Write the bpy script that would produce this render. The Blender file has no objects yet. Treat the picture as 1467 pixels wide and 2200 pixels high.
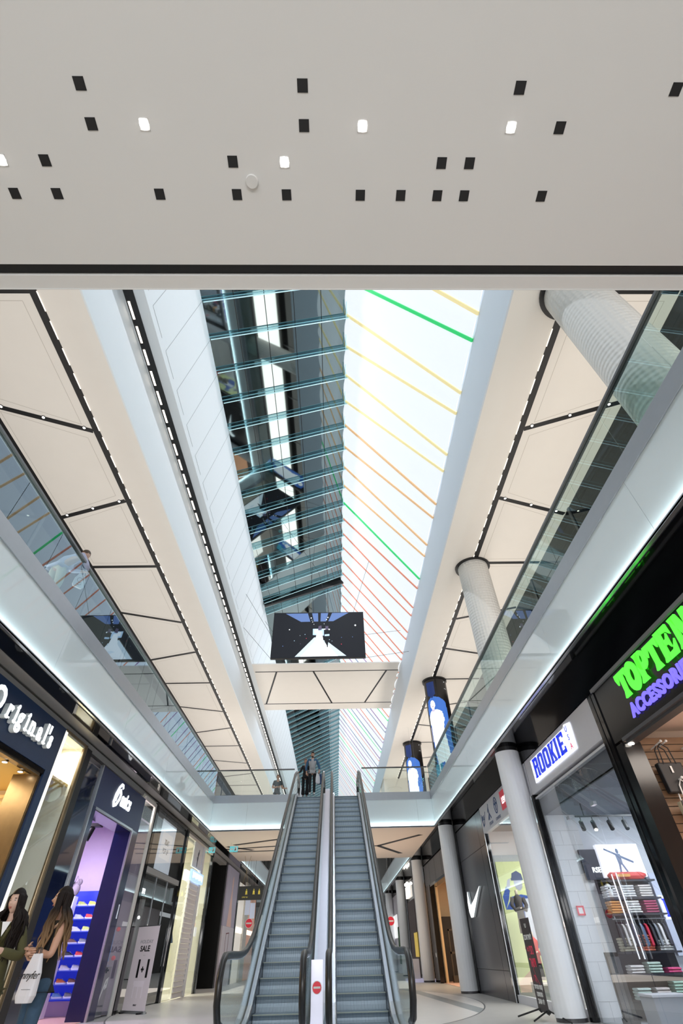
import bpy, bmesh, math, random
from mathutils import Vector, Matrix
random.seed(7)
PI = math.pi
SC = bpy.context.scene
COL = SC.collection
# ------------------------------------------------------------------ camera
F_PX, TILT, YAW, ROLL, HC = 997.17, math.radians(43.716), math.radians(1.6007), math.radians(-1.5877), 1.035
fw = Vector((math.sin(YAW)*math.cos(TILT), math.cos(YAW)*math.cos(TILT), math.sin(TILT)))
rt = Vector((math.cos(YAW), -math.sin(YAW), 0)); up = rt.cross(fw)
rt, up = rt*math.cos(ROLL)+up*math.sin(ROLL), -rt*math.sin(ROLL)+up*math.cos(ROLL)
cam = bpy.data.cameras.new('camera'); camo = bpy.data.objects.new('camera', cam); COL.objects.link(camo)
camo.matrix_world = Matrix(((rt.x, up.x, -fw.x, 0), (rt.y, up.y, -fw.y, 0), (rt.z, up.z, -fw.z, HC), (0, 0, 0, 1)))
cam.sensor_fit = 'VERTICAL'; cam.sensor_height = 36; cam.lens = 36*F_PX/2200; cam.clip_end = 400; cam.clip_start = .05
SC.camera = camo
SC.view_settings.view_transform = 'Standard'; SC.view_settings.look = 'None'
SC.view_settings.exposure = 0.0; SC.view_settings.gamma = 1.0; SC.view_settings.use_curve_mapping = False
# ------------------------------------------------------------------ world, lights
W = bpy.data.worlds.new('world'); SC.world = W; W.use_nodes = True
W.node_tree.nodes['Background'].inputs[0].default_value = (.86, .93, 1, 1)
W.node_tree.nodes['Background'].inputs[1].default_value = 1.6
def area(name, loc, direc, sx, sy, power, color=(1, 1, 1), spread=180):
    l = bpy.data.lights.new(name, 'AREA'); l.shape = 'RECTANGLE'; l.size = sx; l.size_y = sy
    l.energy = power; l.color = color; l.spread = math.radians(spread)
    o = bpy.data.objects.new(name, l); COL.objects.link(o); o.location = loc
    d = Vector(direc).normalized()
    ux = Vector((1, 0, 0)) if abs(d.x) < .7 else Vector((0, 1, 0))
    uy = (-d).cross(ux).normalized(); ux = uy.cross(-d).normalized()
    m = Matrix((ux, uy, -d)).transposed().to_4x4(); m.translation = Vector(loc); o.matrix_world = m
    return o
WARM = (1, .93, .86); COOL = (.80, .90, 1)
# unseen fill lights added on the gallery floors and behind the camera, out of sight from below
area('gallery_fill_left', (-7.1, 28, 6.4), (0, 0, 1), 2.4, 60, 1120, WARM)
area('gallery_fill_right', (6.3, 28, 6.4), (0, 0, 1), 1.7, 60, 1400, (1, .92, .83))
area('bridge_fill', (-.5, 30, 6.4), (0, 0, 1), 7, 3.5, 190, WARM)
area('lobby_fill_up', (-.5, -2.5, .1), (0, .12, 1), 13, 7, 115, (1, .965, .93))  # added upward fill for the near ceiling
area('lobby_fill_forward', (-.5, -4.5, 2.6), (0, 1, -.22), 12, .8, 270, (1, .99, .985), 120)  # added fill brightening columns and shopfronts from behind the camera
area('under_bridge_fill', (-.5, 28.5, .1), (0, 0, 1), 8, 7, 200, (1, .9, .8))  # added upward fill for the bridge soffit
area('ridge_light', (.30, 24, 16.95), (-.25, 0, -1), .06, 64, 1450, (.86, .93, 1))
# cove strips under the fascias
area('cove_light_left', (-5.40, 7.2, 5.10), (-.55, 0, .83), .03, 34, 50, (.80, .97, 1))
area('cove_light_right', (4.34, 7.2, 5.10), (.55, 0, .83), .03, 34, 50, (.80, .97, 1))
area('cove_light_end', (-.53, 24.12, 5.10), (0, .55, .83), 9.6, .03, 30, (.80, .97, 1))
area('cove_light_far_left', (-5.40, 46, 5.10), (-.55, 0, .83), .03, 26, 60, (.80, .97, 1))
area('cove_light_far_right', (4.34, 46, 5.10), (.55, 0, .83), .03, 26, 60, (.80, .97, 1))
# ------------------------------------------------------------------ materials
MATS = {}
def mat(name, color=(.8, .8, .8), rough=.6, metal=0, emit=0, ecol=None, coat=0, spec=.5, noise=0, bump=0, scale=8, trans=0):
    if name in MATS: return MATS[name]
    m = bpy.data.materials.new(name); m.use_nodes = True; nt = m.node_tree; b = nt.nodes['Principled BSDF']
    c = (*color, 1)
    b.inputs['Base Color'].default_value = c; b.inputs['Roughness'].default_value = rough
    b.inputs['Metallic'].default_value = metal; b.inputs['Specular IOR Level'].default_value = spec
    b.inputs['Coat Weight'].default_value = coat; b.inputs['Coat Roughness'].default_value = .02
    if trans: b.inputs['Transmission Weight'].default_value = trans
    if emit:
        b.inputs['Emission Color'].default_value = (*(ecol or color), 1); b.inputs['Emission Strength'].default_value = emit
    if noise or bump:
        tc = nt.nodes.new('ShaderNodeTexCoord'); n = nt.nodes.new('ShaderNodeTexNoise'); n.inputs['Scale'].default_value = scale
        n.inputs['Detail'].default_value = 4; nt.links.new(tc.outputs['Object'], n.inputs['Vector'])
        if noise:
            mx = nt.nodes.new('ShaderNodeMix'); mx.data_type = 'RGBA'
            mx.inputs[6].default_value = tuple(v*(1-noise) for v in color)+(1,); mx.inputs[7].default_value = tuple(min(1, v*(1+noise)) for v in color)+(1,)
            nt.links.new(n.outputs[0], mx.inputs[0]); nt.links.new(mx.outputs[2], b.inputs['Base Color'])
        if bump:
            bp = nt.nodes.new('ShaderNodeBump'); bp.inputs['Strength'].default_value = bump; bp.inputs['Distance'].default_value = .02
            nt.links.new(n.outputs[0], bp.inputs['Height']); nt.links.new(bp.outputs[0], b.inputs['Normal'])
    MATS[name] = m; return m
def glass(name, tint=(.93, .98, .97), ior=1.5, rough=0.0, refl=(1, 1, 1)):
    if name in MATS: return MATS[name]
    m = bpy.data.materials.new(name); m.use_nodes = True; nt = m.node_tree; nt.nodes.clear()
    out = nt.nodes.new('ShaderNodeOutputMaterial'); mx = nt.nodes.new('ShaderNodeMixShader')
    tr = nt.nodes.new('ShaderNodeBsdfTransparent'); gl = nt.nodes.new('ShaderNodeBsdfGlossy'); fr = nt.nodes.new('ShaderNodeFresnel')
    # one pane = two faces; front faces reflect, back faces only pass light
    geo = nt.nodes.new('ShaderNodeNewGeometry'); mul = nt.nodes.new('ShaderNodeMath'); mul.operation = 'MULTIPLY'
    inv = nt.nodes.new('ShaderNodeMath'); inv.operation = 'SUBTRACT'; inv.inputs[0].default_value = 1
    nt.links.new(geo.outputs['Backfacing'], inv.inputs[1])
    tr.inputs[0].default_value = (*tint, 1); gl.inputs[0].default_value = (*refl, 1); gl.inputs['Roughness'].default_value = rough
    fr.inputs[0].default_value = ior
    a1 = nt.nodes.new('ShaderNodeMath'); a1.inputs[1].default_value = 1; dv = nt.nodes.new('ShaderNodeMath'); dv.operation = 'DIVIDE'; m2 = nt.nodes.new('ShaderNodeMath'); m2.operation = 'MULTIPLY'; m2.inputs[1].default_value = 2
    nt.links.new(fr.outputs[0], a1.inputs[0]); nt.links.new(fr.outputs[0], m2.inputs[0]); nt.links.new(m2.outputs[0], dv.inputs[0]); nt.links.new(a1.outputs[0], dv.inputs[1]); nt.links.new(dv.outputs[0], mul.inputs[0]); nt.links.new(inv.outputs[0], mul.inputs[1]); nt.links.new(mul.outputs[0], mx.inputs[0])
    nt.links.new(tr.outputs[0], mx.inputs[1]); nt.links.new(gl.outputs[0], mx.inputs[2]); nt.links.new(mx.outputs[0], out.inputs[0])
    MATS[name] = m; return m
M_cream = mat('cream_ceiling_paint', (.82, .785, .735), .75, noise=.02, scale=2)
M_near = mat('grey_plaster_ceiling', (.69, .685, .665), .7, noise=.025, scale=.6)
M_cool = mat('skylight_tinted_white', (.78, .82, .85), .6, noise=.02, scale=1)  # blue of the skylight is put into this white
M_white = mat('white_paint', (.85, .85, .84), .6, noise=.02, scale=2)
M_black = mat('black_matte', (.008, .008, .009), .5, noise=.3)
M_gloss = mat('black_gloss', (.004, .004, .005), .06, spec=.45, noise=.3)
M_dgrey = mat('dark_grey_metal', (.07, .07, .075), .35, noise=.1)
M_grey = mat('grey_paint', (.30, .295, .29), .5, noise=.05)
M_steel = mat('brushed_steel', (.55, .57, .60), .28, metal=.9, noise=.06, scale=30)
M_alu = mat('satin_aluminium', (.62, .66, .76), .30, metal=.85, noise=.05, scale=20)
M_chan = mat('grey_steel_channel', (.36, .38, .41), .3, metal=.4, noise=.05)
M_fascia = mat('backpainted_glass_fascia', (.66, .735, .755), .35, coat=.8, noise=.01)
M_glow = mat('cove_strip', (1, 1, 1), emit=3, ecol=(.75, .97, 1))
M_glass = glass('clear_glass')
M_glassg = glass('greenish_glass', (.78, .89, .89), 2.0, 0, (.70, .86, 1))
M_glassr = glass('clear_gallery_glass', (.84, .92, .90), 1.55, 0, (.8, .92, 1))
M_shopglass = glass('shop_glass', (.97, .99, 1), 1.5)
M_bulb = mat('lamp_lens', (1, 1, 1), emit=14, ecol=(1, .93, .82))
M_seg2 = mat('linear_lamp_fine', (1, 1, 1), emit=1.8, ecol=(1, .88, .74)); M_seg = mat('linear_lamp', (1, 1, 1), emit=4, ecol=(1, .88, .74))
M_rubber = mat('black_rubber', (.012, .012, .013), .32, noise=.2)
# ------------------------------------------------------------------ mesh building
class MB:
    """collects polygons (optionally in a local frame) and links them as one mesh object"""
    def __init__(s, frame=None):
        s.v, s.f, s.m = [], [], []; s.fr = frame; s.mi = 0; s.mats = []
    def mat(s, m):
        if m not in s.mats: s.mats.append(m)
        s.mi = s.mats.index(m); return s
    def pt(s, p):
        p = Vector(p)
        return s.fr @ p if s.fr is not None else p
    def poly(s, pts):
        n = len(s.v); s.v += [s.pt(p) for p in pts]; s.f.append(tuple(range(n, n+len(pts)))); s.m.append(s.mi); return s
    def mesh(s, vs, fs):
        n = len(s.v); s.v += [s.pt(p) for p in vs]
        for f in fs: s.f.append(tuple(n+i for i in f)); s.m.append(s.mi)
        return s
    def box(s, x0, x1, y0, y1, z0, z1):
        if x0 > x1: x0, x1 = x1, x0
        if y0 > y1: y0, y1 = y1, y0
        if z0 > z1: z0, z1 = z1, z0
        vs = [(x, y, z) for z in (z0, z1) for y in (y0, y1) for x in (x0, x1)]
        return s.mesh(vs, [(0, 2, 3, 1), (4, 5, 7, 6), (0, 1, 5, 4), (2, 6, 7, 3), (0, 4, 6, 2), (1, 3, 7, 5)])
    def bar(s, a, b, w, h, upv=(0, 0, 1)):
        a, b = Vector(a), Vector(b); d = (b-a).normalized(); u = Vector(upv)
        r = d.cross(u)
        if r.length < 1e-4: r = d.cross(Vector((1, 0, 0)))
        r.normalize(); u = r.cross(d).normalized()
        vs = [p + r*sx*w/2 + u*sz*h/2 for p in (a, b) for sz in (-1, 1) for sx in (-1, 1)]
        return s.mesh(vs, [(0, 1, 3, 2), (4, 6, 7, 5), (0, 4, 5, 1), (2, 3, 7, 6), (0, 2, 6, 4), (1, 5, 7, 3)])
    def prism(s, pts, d):
        """polygon pts extruded by vector d"""
        d = Vector(d); n = len(pts); pts = [Vector(p) for p in pts]
        fs = [tuple(range(n))[::-1], tuple(range(n, 2*n))]+[(i, (i+1) % n, n+(i+1) % n, n+i) for i in range(n)]
        return s.mesh(pts+[p+d for p in pts], fs)
    def cyl(s, a, b, r0, r1=None, n=16, caps=True):
        r1 = r0 if r1 is None else r1; a, b = Vector(a), Vector(b); d = (b-a).normalized()
        u = d.cross(Vector((0, 0, 1)));
        if u.length < 1e-3: u = Vector((1, 0, 0))
        u.normalize(); w = d.cross(u)
        vs = []
        for p, r in ((a, r0), (b, r1)):
            for i in range(n):
                t = 2*PI*i/n; vs.append(p+u*math.cos(t)*r+w*math.sin(t)*r)
        fs = [(i, (i+1) % n, n+(i+1) % n, n+i) for i in range(n)]
        if caps: fs += [tuple(range(n))[::-1], tuple(range(n, 2*n))]
        return s.mesh(vs, fs)
    def tube(s, pts, r, n=8, sy=1.0):
        pts = [Vector(p) for p in pts]; vs, fs = [], []; prev = None
        for i, p in enumerate(pts):
            d = (pts[min(i+1, len(pts)-1)]-pts[max(i-1, 0)]).normalized()
            u = d.cross(Vector((0, 0, 1))) if prev is None else prev-d*prev.dot(d)
            if u.length < 1e-3: u = d.cross(Vector((1, 0, 0)))
            u.normalize(); prev = u; w = d.cross(u); rr = r[i] if isinstance(r, (list, tuple)) else r
            for k in range(n):
                t = 2*PI*k/n; vs.append(p+u*math.cos(t)*rr+w*math.sin(t)*rr*sy)
        for i in range(len(pts)-1):
            for k in range(n): fs.append((i*n+k, i*n+(k+1) % n, (i+1)*n+(k+1) % n, (i+1)*n+k))
        fs += [tuple(range(n))[::-1], tuple(range(len(vs)-n, len(vs)))]
        return s.mesh(vs, fs)
    def lathe(s, c, prof, n=24):
        vs, fs = [], []; c = Vector(c)
        for r, z in prof:
            for k in range(n): vs.append(c+Vector((r*math.cos(2*PI*k/n), r*math.sin(2*PI*k/n), z)))
        for i in range(len(prof)-1):
            for k in range(n): fs.append((i*n+k, i*n+(k+1) % n, (i+1)*n+(k+1) % n, (i+1)*n+k))
        fs += [tuple(range(n))[::-1], tuple(range(len(vs)-n, len(vs)))]
        return s.mesh(vs, fs)
    def ball(s, c, rx, ry=None, rz=None, n=10, m=7):
        ry = ry or rx; rz = rz or rx; c = Vector(c); vs, fs = [], []
        for i in range(1, m):
            t = PI*i/m
            for k in range(n): vs.append(c+Vector((rx*math.sin(t)*math.cos(2*PI*k/n), ry*math.sin(t)*math.sin(2*PI*k/n), rz*math.cos(t))))
        for i in range(m-2):
            for k in range(n): fs.append((i*n+k, (i+1)*n+k, (i+1)*n+(k+1) % n, i*n+(k+1) % n))
        a = len(vs); vs += [c+Vector((0, 0, rz)), c-Vector((0, 0, rz))]
        for k in range(n): fs.append((a, k, (k+1) % n)); fs.append((a+1, (m-2)*n+(k+1) % n, (m-2)*n+k))
        return s.mesh(vs, fs)
    def build(s, name, m=None, parent=None, local=False, smooth=False, bevel=0, sub=0):
        me = bpy.data.meshes.new(name)
        off = Vector((0, 0, 0))
        if parent is not None and not local:
            off = Vector(parent.get('_o', (0, 0, 0)))
        me.from_pydata([tuple(v-off) for v in s.v], [], s.f)
        mats = s.mats or [m]
        for x in mats: me.materials.append(x)
        if len(mats) > 1: me.polygons.foreach_set('material_index', s.m)
        if smooth: me.polygons.foreach_set('use_smooth', [True]*len(me.polygons))
        o = bpy.data.objects.new(name, me); COL.objects.link(o)
        if parent is not None: o.parent = parent; o['_o'] = tuple(off)
        if bevel:
            b = o.modifiers.new('bevel', 'BEVEL'); b.width = bevel; b.segments = 2; b.limit_method = 'ANGLE'
        if sub:
            b = o.modifiers.new('sub', 'SUBSURF'); b.levels = sub; b.render_levels = sub
        return o
def thing(name, label, cat, loc=(0, 0, 0), group=None, rz=0):
    o = bpy.data.objects.new(name, None); COL.objects.link(o); o.location = loc; o.rotation_euler = (0, 0, rz)
    o.empty_display_size = .1; o['_o'] = tuple(loc); o['label'] = label; o['category'] = cat
    if group: o['group'] = group
    return o
def tag(o, label, cat, group=None):
    o['label'] = label; o['category'] = cat
    if group: o['group'] = group
    return o
def struct(o): o['kind'] = 'structure'; return o
def copy_tree(o, loc=None, rz=None, label=None, group=None, parent=None):
    c = o.copy(); COL.objects.link(c); c.parent = parent
    if loc is not None: c.location = loc
    if rz is not None: c.rotation_euler = (0, 0, rz)
    if label: c['label'] = label
    if group: c['group'] = group
    for ch in [x for x in KIDS.get(o.name, [])]: copy_tree(ch, parent=c)
    return c
KIDS = {}
def index_kids():
    KIDS.clear()
    for x in bpy.data.objects:
        if x.parent: KIDS.setdefault(x.parent.name, []).append(x)
def frame(o, right, upv):
    r, u = Vector(right).normalized(), Vector(upv).normalized(); n = r.cross(u)
    m = Matrix((r, u, n)).transposed().to_4x4(); m.translation = Vector(o); return m
FL = lambda y, z, x=-6.05: frame((x, y, z), (0, 1, 0), (0, 0, 1))      # on the left shopfronts, facing the hall
FR = lambda y, z, x=5.02: frame((x, y, z), (0, -1, 0), (0, 0, 1))      # on the right shopfronts
FB = lambda x, y, z: frame((x, y, z), (1, 0, 0), (0, 0, 1))            # facing the camera
def text(s, fr, size, m, parent, name='lettering', ext=.004, fat=0, align='CENTER', sx=1.0, shear=0, space=1.0, local=False):
    cu = bpy.data.curves.new('t', 'FONT'); cu.body = s; cu.size = size; cu.extrude = ext; cu.offset = fat; cu.resolution_u = 3
    cu.align_x = align; cu.shear = shear; cu.space_character = space
    t = bpy.data.objects.new('t', cu); COL.objects.link(t); dg = bpy.context.evaluated_depsgraph_get()
    me = bpy.data.meshes.new_from_object(t.evaluated_get(dg)); bpy.data.objects.remove(t); bpy.data.curves.remove(cu)
    off = Vector(parent.get('_o', (0, 0, 0))) if parent is not None and not local else Vector((0, 0, 0))
    me.transform(Matrix.Diagonal((sx, 1, 1, 1))); me.transform(Matrix.Translation(-off) @ fr)
    me.name = name; me.materials.clear(); me.materials.append(m)
    o = bpy.data.objects.new(name, me); COL.objects.link(o)
    if parent is not None: o.parent = parent; o['_o'] = tuple(off)
    return o
def art(name, fr, layers, parent=None, step=.0012, local=False):
    """flat picture: painter-ordered polygons [(points, material)] in the frame's plane"""
    b = MB(fr)
    for i, (pts, m) in enumerate(layers):
        b.mat(m); b.poly([(p[0], p[1], i*step) for p in pts])
    return b.build(name, None, parent, local=local)
def rect(x0, y0, x1, y1): return [(x0, y0), (x1, y0), (x1, y1), (x0, y1)]
def oval(cx, cy, rx, ry, n=14, a=0): return [(cx+rx*math.cos(2*PI*k/n)*math.cos(a)-ry*math.sin(2*PI*k/n)*math.sin(a), cy+rx*math.cos(2*PI*k/n)*math.sin(a)+ry*math.sin(2*PI*k/n)*math.cos(a)) for k in range(n)]
def em(name, c, s=1.0, rough=.6): return mat(name, tuple(v*.4 for v in c), rough, emit=s, ecol=c)
# ------------------------------------------------------------------ constants of the building
CZ, UZ, FXL, FXR, YE, YF, SOF, F2 = 11.2, 13.07, -5.48, 4.42, 24.2, 32.9, 5.04, 6.25
RAILZ = 7.42; ROWS = [3.85+9.75*i for i in range(8)]
# floor
fm = bpy.data.materials.new('terrazzo_floor'); fm.use_nodes = True; nt = fm.node_tree; b = nt.nodes['Principled BSDF']
def N(t, **k):
    n = nt.nodes.new(t)
    for a, v in k.items(): setattr(n, a, v)
    return n
def math_(op, a, b_=None):
    n = N('ShaderNodeMath', operation=op)
    for i, x in enumerate((a, b_)):
        if x is None: continue
        if isinstance(x, (int, float)): n.inputs[i].default_value = x
        else: nt.links.new(x, n.inputs[i])
    return n.outputs[0]
tc = N('ShaderNodeTexCoord'); sp = N('ShaderNodeSeparateXYZ'); nt.links.new(tc.outputs['Object'], sp.inputs[0]); X, Y = sp.outputs[0], sp.outputs[1]
def ell(cx, cy, rx, ry):
    a = math_('DIVIDE', math_('SUBTRACT', X, cx), rx); c = math_('DIVIDE', math_('SUBTRACT', Y, cy), ry)
    return math_('LESS_THAN', math_('ADD', math_('MULTIPLY', a, a), math_('MULTIPLY', c, c)), 1.0)
def mixc(f, a, c):
    n = N('ShaderNodeMix', data_type='RGBA'); nt.links.new(f, n.inputs[0])
    for i, x in ((6, a), (7, c)):
        if isinstance(x, tuple): n.inputs[i].default_value = (*x, 1)
        else: nt.links.new(x, n.inputs[i])
    return n.outputs[2]
nz = N('ShaderNodeTexNoise'); nz.inputs['Scale'].default_value = 3; nt.links.new(tc.outputs['Object'], nz.inputs['Vector'])
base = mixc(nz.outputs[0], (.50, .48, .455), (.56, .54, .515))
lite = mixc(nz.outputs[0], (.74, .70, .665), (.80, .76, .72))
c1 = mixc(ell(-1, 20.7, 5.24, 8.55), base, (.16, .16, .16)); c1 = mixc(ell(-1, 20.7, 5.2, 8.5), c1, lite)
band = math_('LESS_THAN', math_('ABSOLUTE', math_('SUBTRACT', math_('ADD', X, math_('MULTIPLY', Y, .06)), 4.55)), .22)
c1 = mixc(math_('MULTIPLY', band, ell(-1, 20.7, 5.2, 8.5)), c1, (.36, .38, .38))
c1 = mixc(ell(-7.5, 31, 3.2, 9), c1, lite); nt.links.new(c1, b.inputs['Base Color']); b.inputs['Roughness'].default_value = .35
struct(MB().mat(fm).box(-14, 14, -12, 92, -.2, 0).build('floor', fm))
# slabs of the upper level: the underside shows under the far bridge
s = MB()
s.mat(M_grey).box(-8.9, FXL, -10, 84, SOF+.02, F2); s.box(FXR, 7.55, -10, 84, SOF+.02, F2)
s.mat(mat('bridge_soffit_paint', (.78, .69, .60), .6, noise=.02)).box(FXL, FXR, YE, YF, SOF, F2)
struct(s.build('floor_upper')); struct(MB().box(FXL, FXR, 60, 66, SOF, F2).build('floor_upper_far', M_white))
s = MB()
s.mat(M_gloss).box(-5.80, FXL+.02, -10, 84, SOF-.02, SOF+.03).mat(M_grey).box(-6.06, -5.80, -10, 84, SOF-.03, SOF+.03)
struct(s.build('trim_1'))
s = MB(); s.mat(M_gloss).box(FXR-.02, 5.04, -10, 84, SOF-.02, SOF+.03); s.box(4.99, 5.04, -10, 84, 4.64, SOF)
struct(s.build('trim_2'))
# fascias with their lit lower lip
def fascia(n, x, side, ya, yb):
    s = MB(); t = .03*side
    y = ya; s.mat(M_fascia)
    js = [ya]+[yy for yy in [0.7+4.0*i for i in range(30)] if ya < yy < yb]+[yb]
    for a, c in zip(js, js[1:]): s.box(x, x+t, a+.003, c-.003, SOF+.02, 6.12)
    s.mat(M_dgrey).box(x, x+t*.6, ya, yb, SOF+.02, 6.12)
    s.mat(M_steel).box(x, x+.09*side, ya, yb, SOF-.005, SOF+.03); s.box(x+.08*side, x+.09*side, ya, yb, SOF, SOF+.05)
    s.mat(M_glow).box(x+.05*side, x+.07*side, ya, yb, SOF+.03, SOF+.04)
    struct(s.build(n))
fascia('trim_3', FXL, 1, -10, YE); fascia('trim_4', FXR, -1, -10, YE)
fascia('trim_5', FXL, 1, YF, 60); fascia('trim_6', FXR, -1, YF, 60)
s = MB(); s.mat(M_fascia)
for a, c in ((FXL+.03, -3.9), (-3.9, -1.9), (-1.9, 1.4), (1.4, 3.7), (3.7, FXR-.03)): s.box(a+.003, c-.003, YE-.03, YE, SOF+.02, 6.12)
s.mat(M_steel).box(FXL, FXR, YE-.09, YE, SOF-.005, SOF+.03).box(FXL, FXR, YE-.09, YE-.08, SOF, SOF+.05)
s.mat(M_glow).box(FXL+.1, FXR-.1, YE-.07, YE-.05, SOF+.03, SOF+.04); struct(s.build('trim_7'))
s = MB(); s.mat(M_fascia).box(FXL, FXR, 60-.03, 60, SOF, 6.3); struct(s.build('trim_8'))
# black inlaid slots in the bridge soffit
s = MB()
def slot(s, a, c, w, z, d=.006): s.bar((a[0], a[1], z), (c[0], c[1], z), w, d)
for a, c in (((2.19, 28.71), (4.0, 25.93)), ((2.19, 28.71), (3.6, 31.3)), ((1.2, 28.71), (2.25, 28.71)), ((-4.9, 27.6), (-1.9, 25.9)), ((-5.6, 28.8), (-1.9, 27.9)), ((-5.3, 28.0), (-4.2, 29.2)), ((-5.3, 29.6), (-1.9, 29.4))): slot(s, a, c, .26, SOF)
struct(s.build('trim_9', M_black))
# outer walls of the upper galleries
s = MB(); s.mat(M_gloss).box(-9.0, -8.9, -10, 84, F2, CZ)
for i in range(24): s.mat(M_dgrey).box(-8.9, -8.87, -9+3.9*i, -8.9+3.9*i, F2, CZ)
struct(s.build('wall_left_upper'))
s = MB(); s.mat(M_gloss).box(7.52, 7.6, -10, 84, F2, CZ)
for i in range(24): s.mat(M_dgrey).box(7.49, 7.52, -9+3.9*i, -8.9+3.9*i, F2, CZ)
struct(s.build('wall_right_upper'))
struct(MB().box(-14, 14, 84, 84.3, 0, 18).build('wall_far', M_white))
# ------------------------------------------------------------------ ceilings
NZ, K = SOF, .394                       # underside of the slab over the camera
s = MB(); s.mat(M_near).box(-12, 12, -11, 3.35*K, NZ, F2).box(-12, 12, 3.56*K, 3.83*K, NZ, F2)
s.mat(M_black).box(-12, 12, 3.34*K, 3.57*K, NZ+.05, F2)
s.mat(M_near).box(-12, 12, 3.82*K, 3.836*K, NZ-.005, NZ+.01)
struct(s.build('ceiling'))
LZ = [(-8.6, 3.85), (-6.2, 3.85)]
s = MB()
s.mat(M_cream).box(-8.62, -5.22, -9, 84, CZ, CZ+.25).mat(M_black).box(-9.0, -8.62, -9, 84, CZ, CZ+.25)
struct(s.build('ceiling_left_gallery'))
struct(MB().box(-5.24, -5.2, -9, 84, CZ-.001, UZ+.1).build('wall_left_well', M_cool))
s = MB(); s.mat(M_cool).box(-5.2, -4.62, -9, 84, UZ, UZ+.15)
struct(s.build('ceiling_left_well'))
s = MB(); s.mat(M_cream).box(3.91, 7.6, -9, 84, CZ, CZ+.25); struct(s.build('ceiling_right_gallery'))
struct(MB().box(3.87, 3.91, -9, 84, CZ-.001, UZ+.1).build('wall_right_well', mat('skylight_tinted_grey', (.62, .68, .75), .6, noise=.02, scale=1)))  # bluish skylight on this face is put into its colour
# inclined panelled side of the roof light
s = MB(); s.mat(mat('panelled_white', (.80, .84, .87), .55, noise=.01))
P0, P1 = Vector((-4.62, 0, UZ)), Vector((-3.9, 0, 15.5))
def inc(t, y, o=0): p = P0.lerp(P1, t); return (p.x+o*.96, y, p.z-o*.28)
s.poly([inc(0, -9), inc(0, 84), inc(1, 84), inc(1, -9)]); s.poly([inc(0, -9, -.1), inc(1, -9, -.1), inc(1, 84, -.1), inc(0, 84, -.1)])
s.mat(mat('panel_joint', (.40, .43, .44), .7))
y = 5.01-1.24
for i in range(56):
    a, c, d, e = inc(.07, y, .002), inc(.07, y+.86, .002), inc(1, y-.45, .002), inc(1, y-.47, .002)
    s.bar(a, c, .004, .014); s.bar(a, d, .012, .004, (1, 0, .3)); y += 1.24
struct(s.build('wall_left_roof'))
# side slots: housings and linear lamps
def track(name, label, x, z, w, xs, ws, y0, n, pitch, ln, ysp, y1=84):
    t = thing(name, label, 'light track', (x, y0, z))
    b = MB(); b.box(x-w/2, x+w/2, -8, y1, z-.008, z); b.build('housing', M_black, t)
    for i in range(n):
        y = y0+pitch*i; MB().box(xs-ws/2, xs+ws/2, y, y+ln, z-.012, z-.005).build('light_segment', M_seg if w > .2 else M_seg2, t)
track('light_track', 'wide black ceiling track with bright dashes beside the left panelled roof side', -5.02, UZ, .25, -5.08, .055, 4.825, 98, .645, .46, 0)
track('light_track', 'black slot with linear lamps along the left gallery ceiling', -6.21, CZ, .17, -6.13, .016, 3.87, 96, .63, .42, 0)
track('light_track', 'black slot with linear lamps along the right gallery ceiling', 5.10, CZ, .17, 5.02, .016, 4.05, 96, .63, .42, 0)
# zigzag slots, their spots, and hairline panels between them
Zl, Zr = [], []
for i, y in enumerate(ROWS):
    Zl += [(y-.25 if i else y, y-.25 if i else y), (y+3.6, y+2.75), (y+6.2, y+6.95)]
sl, sr = MB(), MB(); lines = []
spots = []
for lst, s, xi, xo, side in ((Zl, sl, -6.3, -8.62, 'left'), (Zl, sr, 5.18, 7.49, 'right')):
    for k, (yi, yo) in enumerate(lst):
        slot(s, (xi, yi), (xo, yo), .14, CZ)
        if k+1 < len(lst):
            yi2, yo2 = lst[k+1]; g = .22; sg = -1 if side == 'left' else 1
            q = [(xi+sg*g, yi+g), (xo-sg*g, yo+g), (xo-sg*g, yo2-g), (xi+sg*g, yi2-g)]
            lines.append((q, side))
        if k in (1, 2): 
            for tt in (.08, .47, .86): spots.append((xi+(xo-xi)*tt, yi+(yo-yi)*tt-.05, side, k, tt))
sl.box(-8.62, -8.5, -9, 84, CZ-.004, CZ); struct(sl.build('trim_10', M_black)); struct(sr.build('trim_11', M_black))
s = MB()
for q, side in lines:
    for a, c in zip(q, q[1:]+q[:1]): slot(s, a, c, .012, CZ, .003)
struct(s.build('trim_12', mat('hairline_joint', (.55, .51, .46), .7)))
p = None
for (x, y, side, k, tt) in spots:
    w = {.08: 'inner', .47: 'middle', .86: 'outer'}[tt]
    lab = 'tiny spotlight, %s one in the %s slanting slot of the %s gallery ceiling' % (w, 'nearest' if k == 1 else 'second nearest', side)
    if p is None:
        p = thing('spotlight', lab, 'spotlight', (x, y, CZ), 'gallery ceiling spotlights')
        b = MB(); b.mat(M_black).cyl((x, y, CZ), (x, y, CZ-.02), .05, n=12); b.build('housing', None, p)
        MB().cyl((x, y, CZ-.018), (x, y, CZ-.024), .032, n=12).build('lens', M_bulb, p); index_kids()
    else: copy_tree(p, (x, y, CZ), label=lab)
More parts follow.
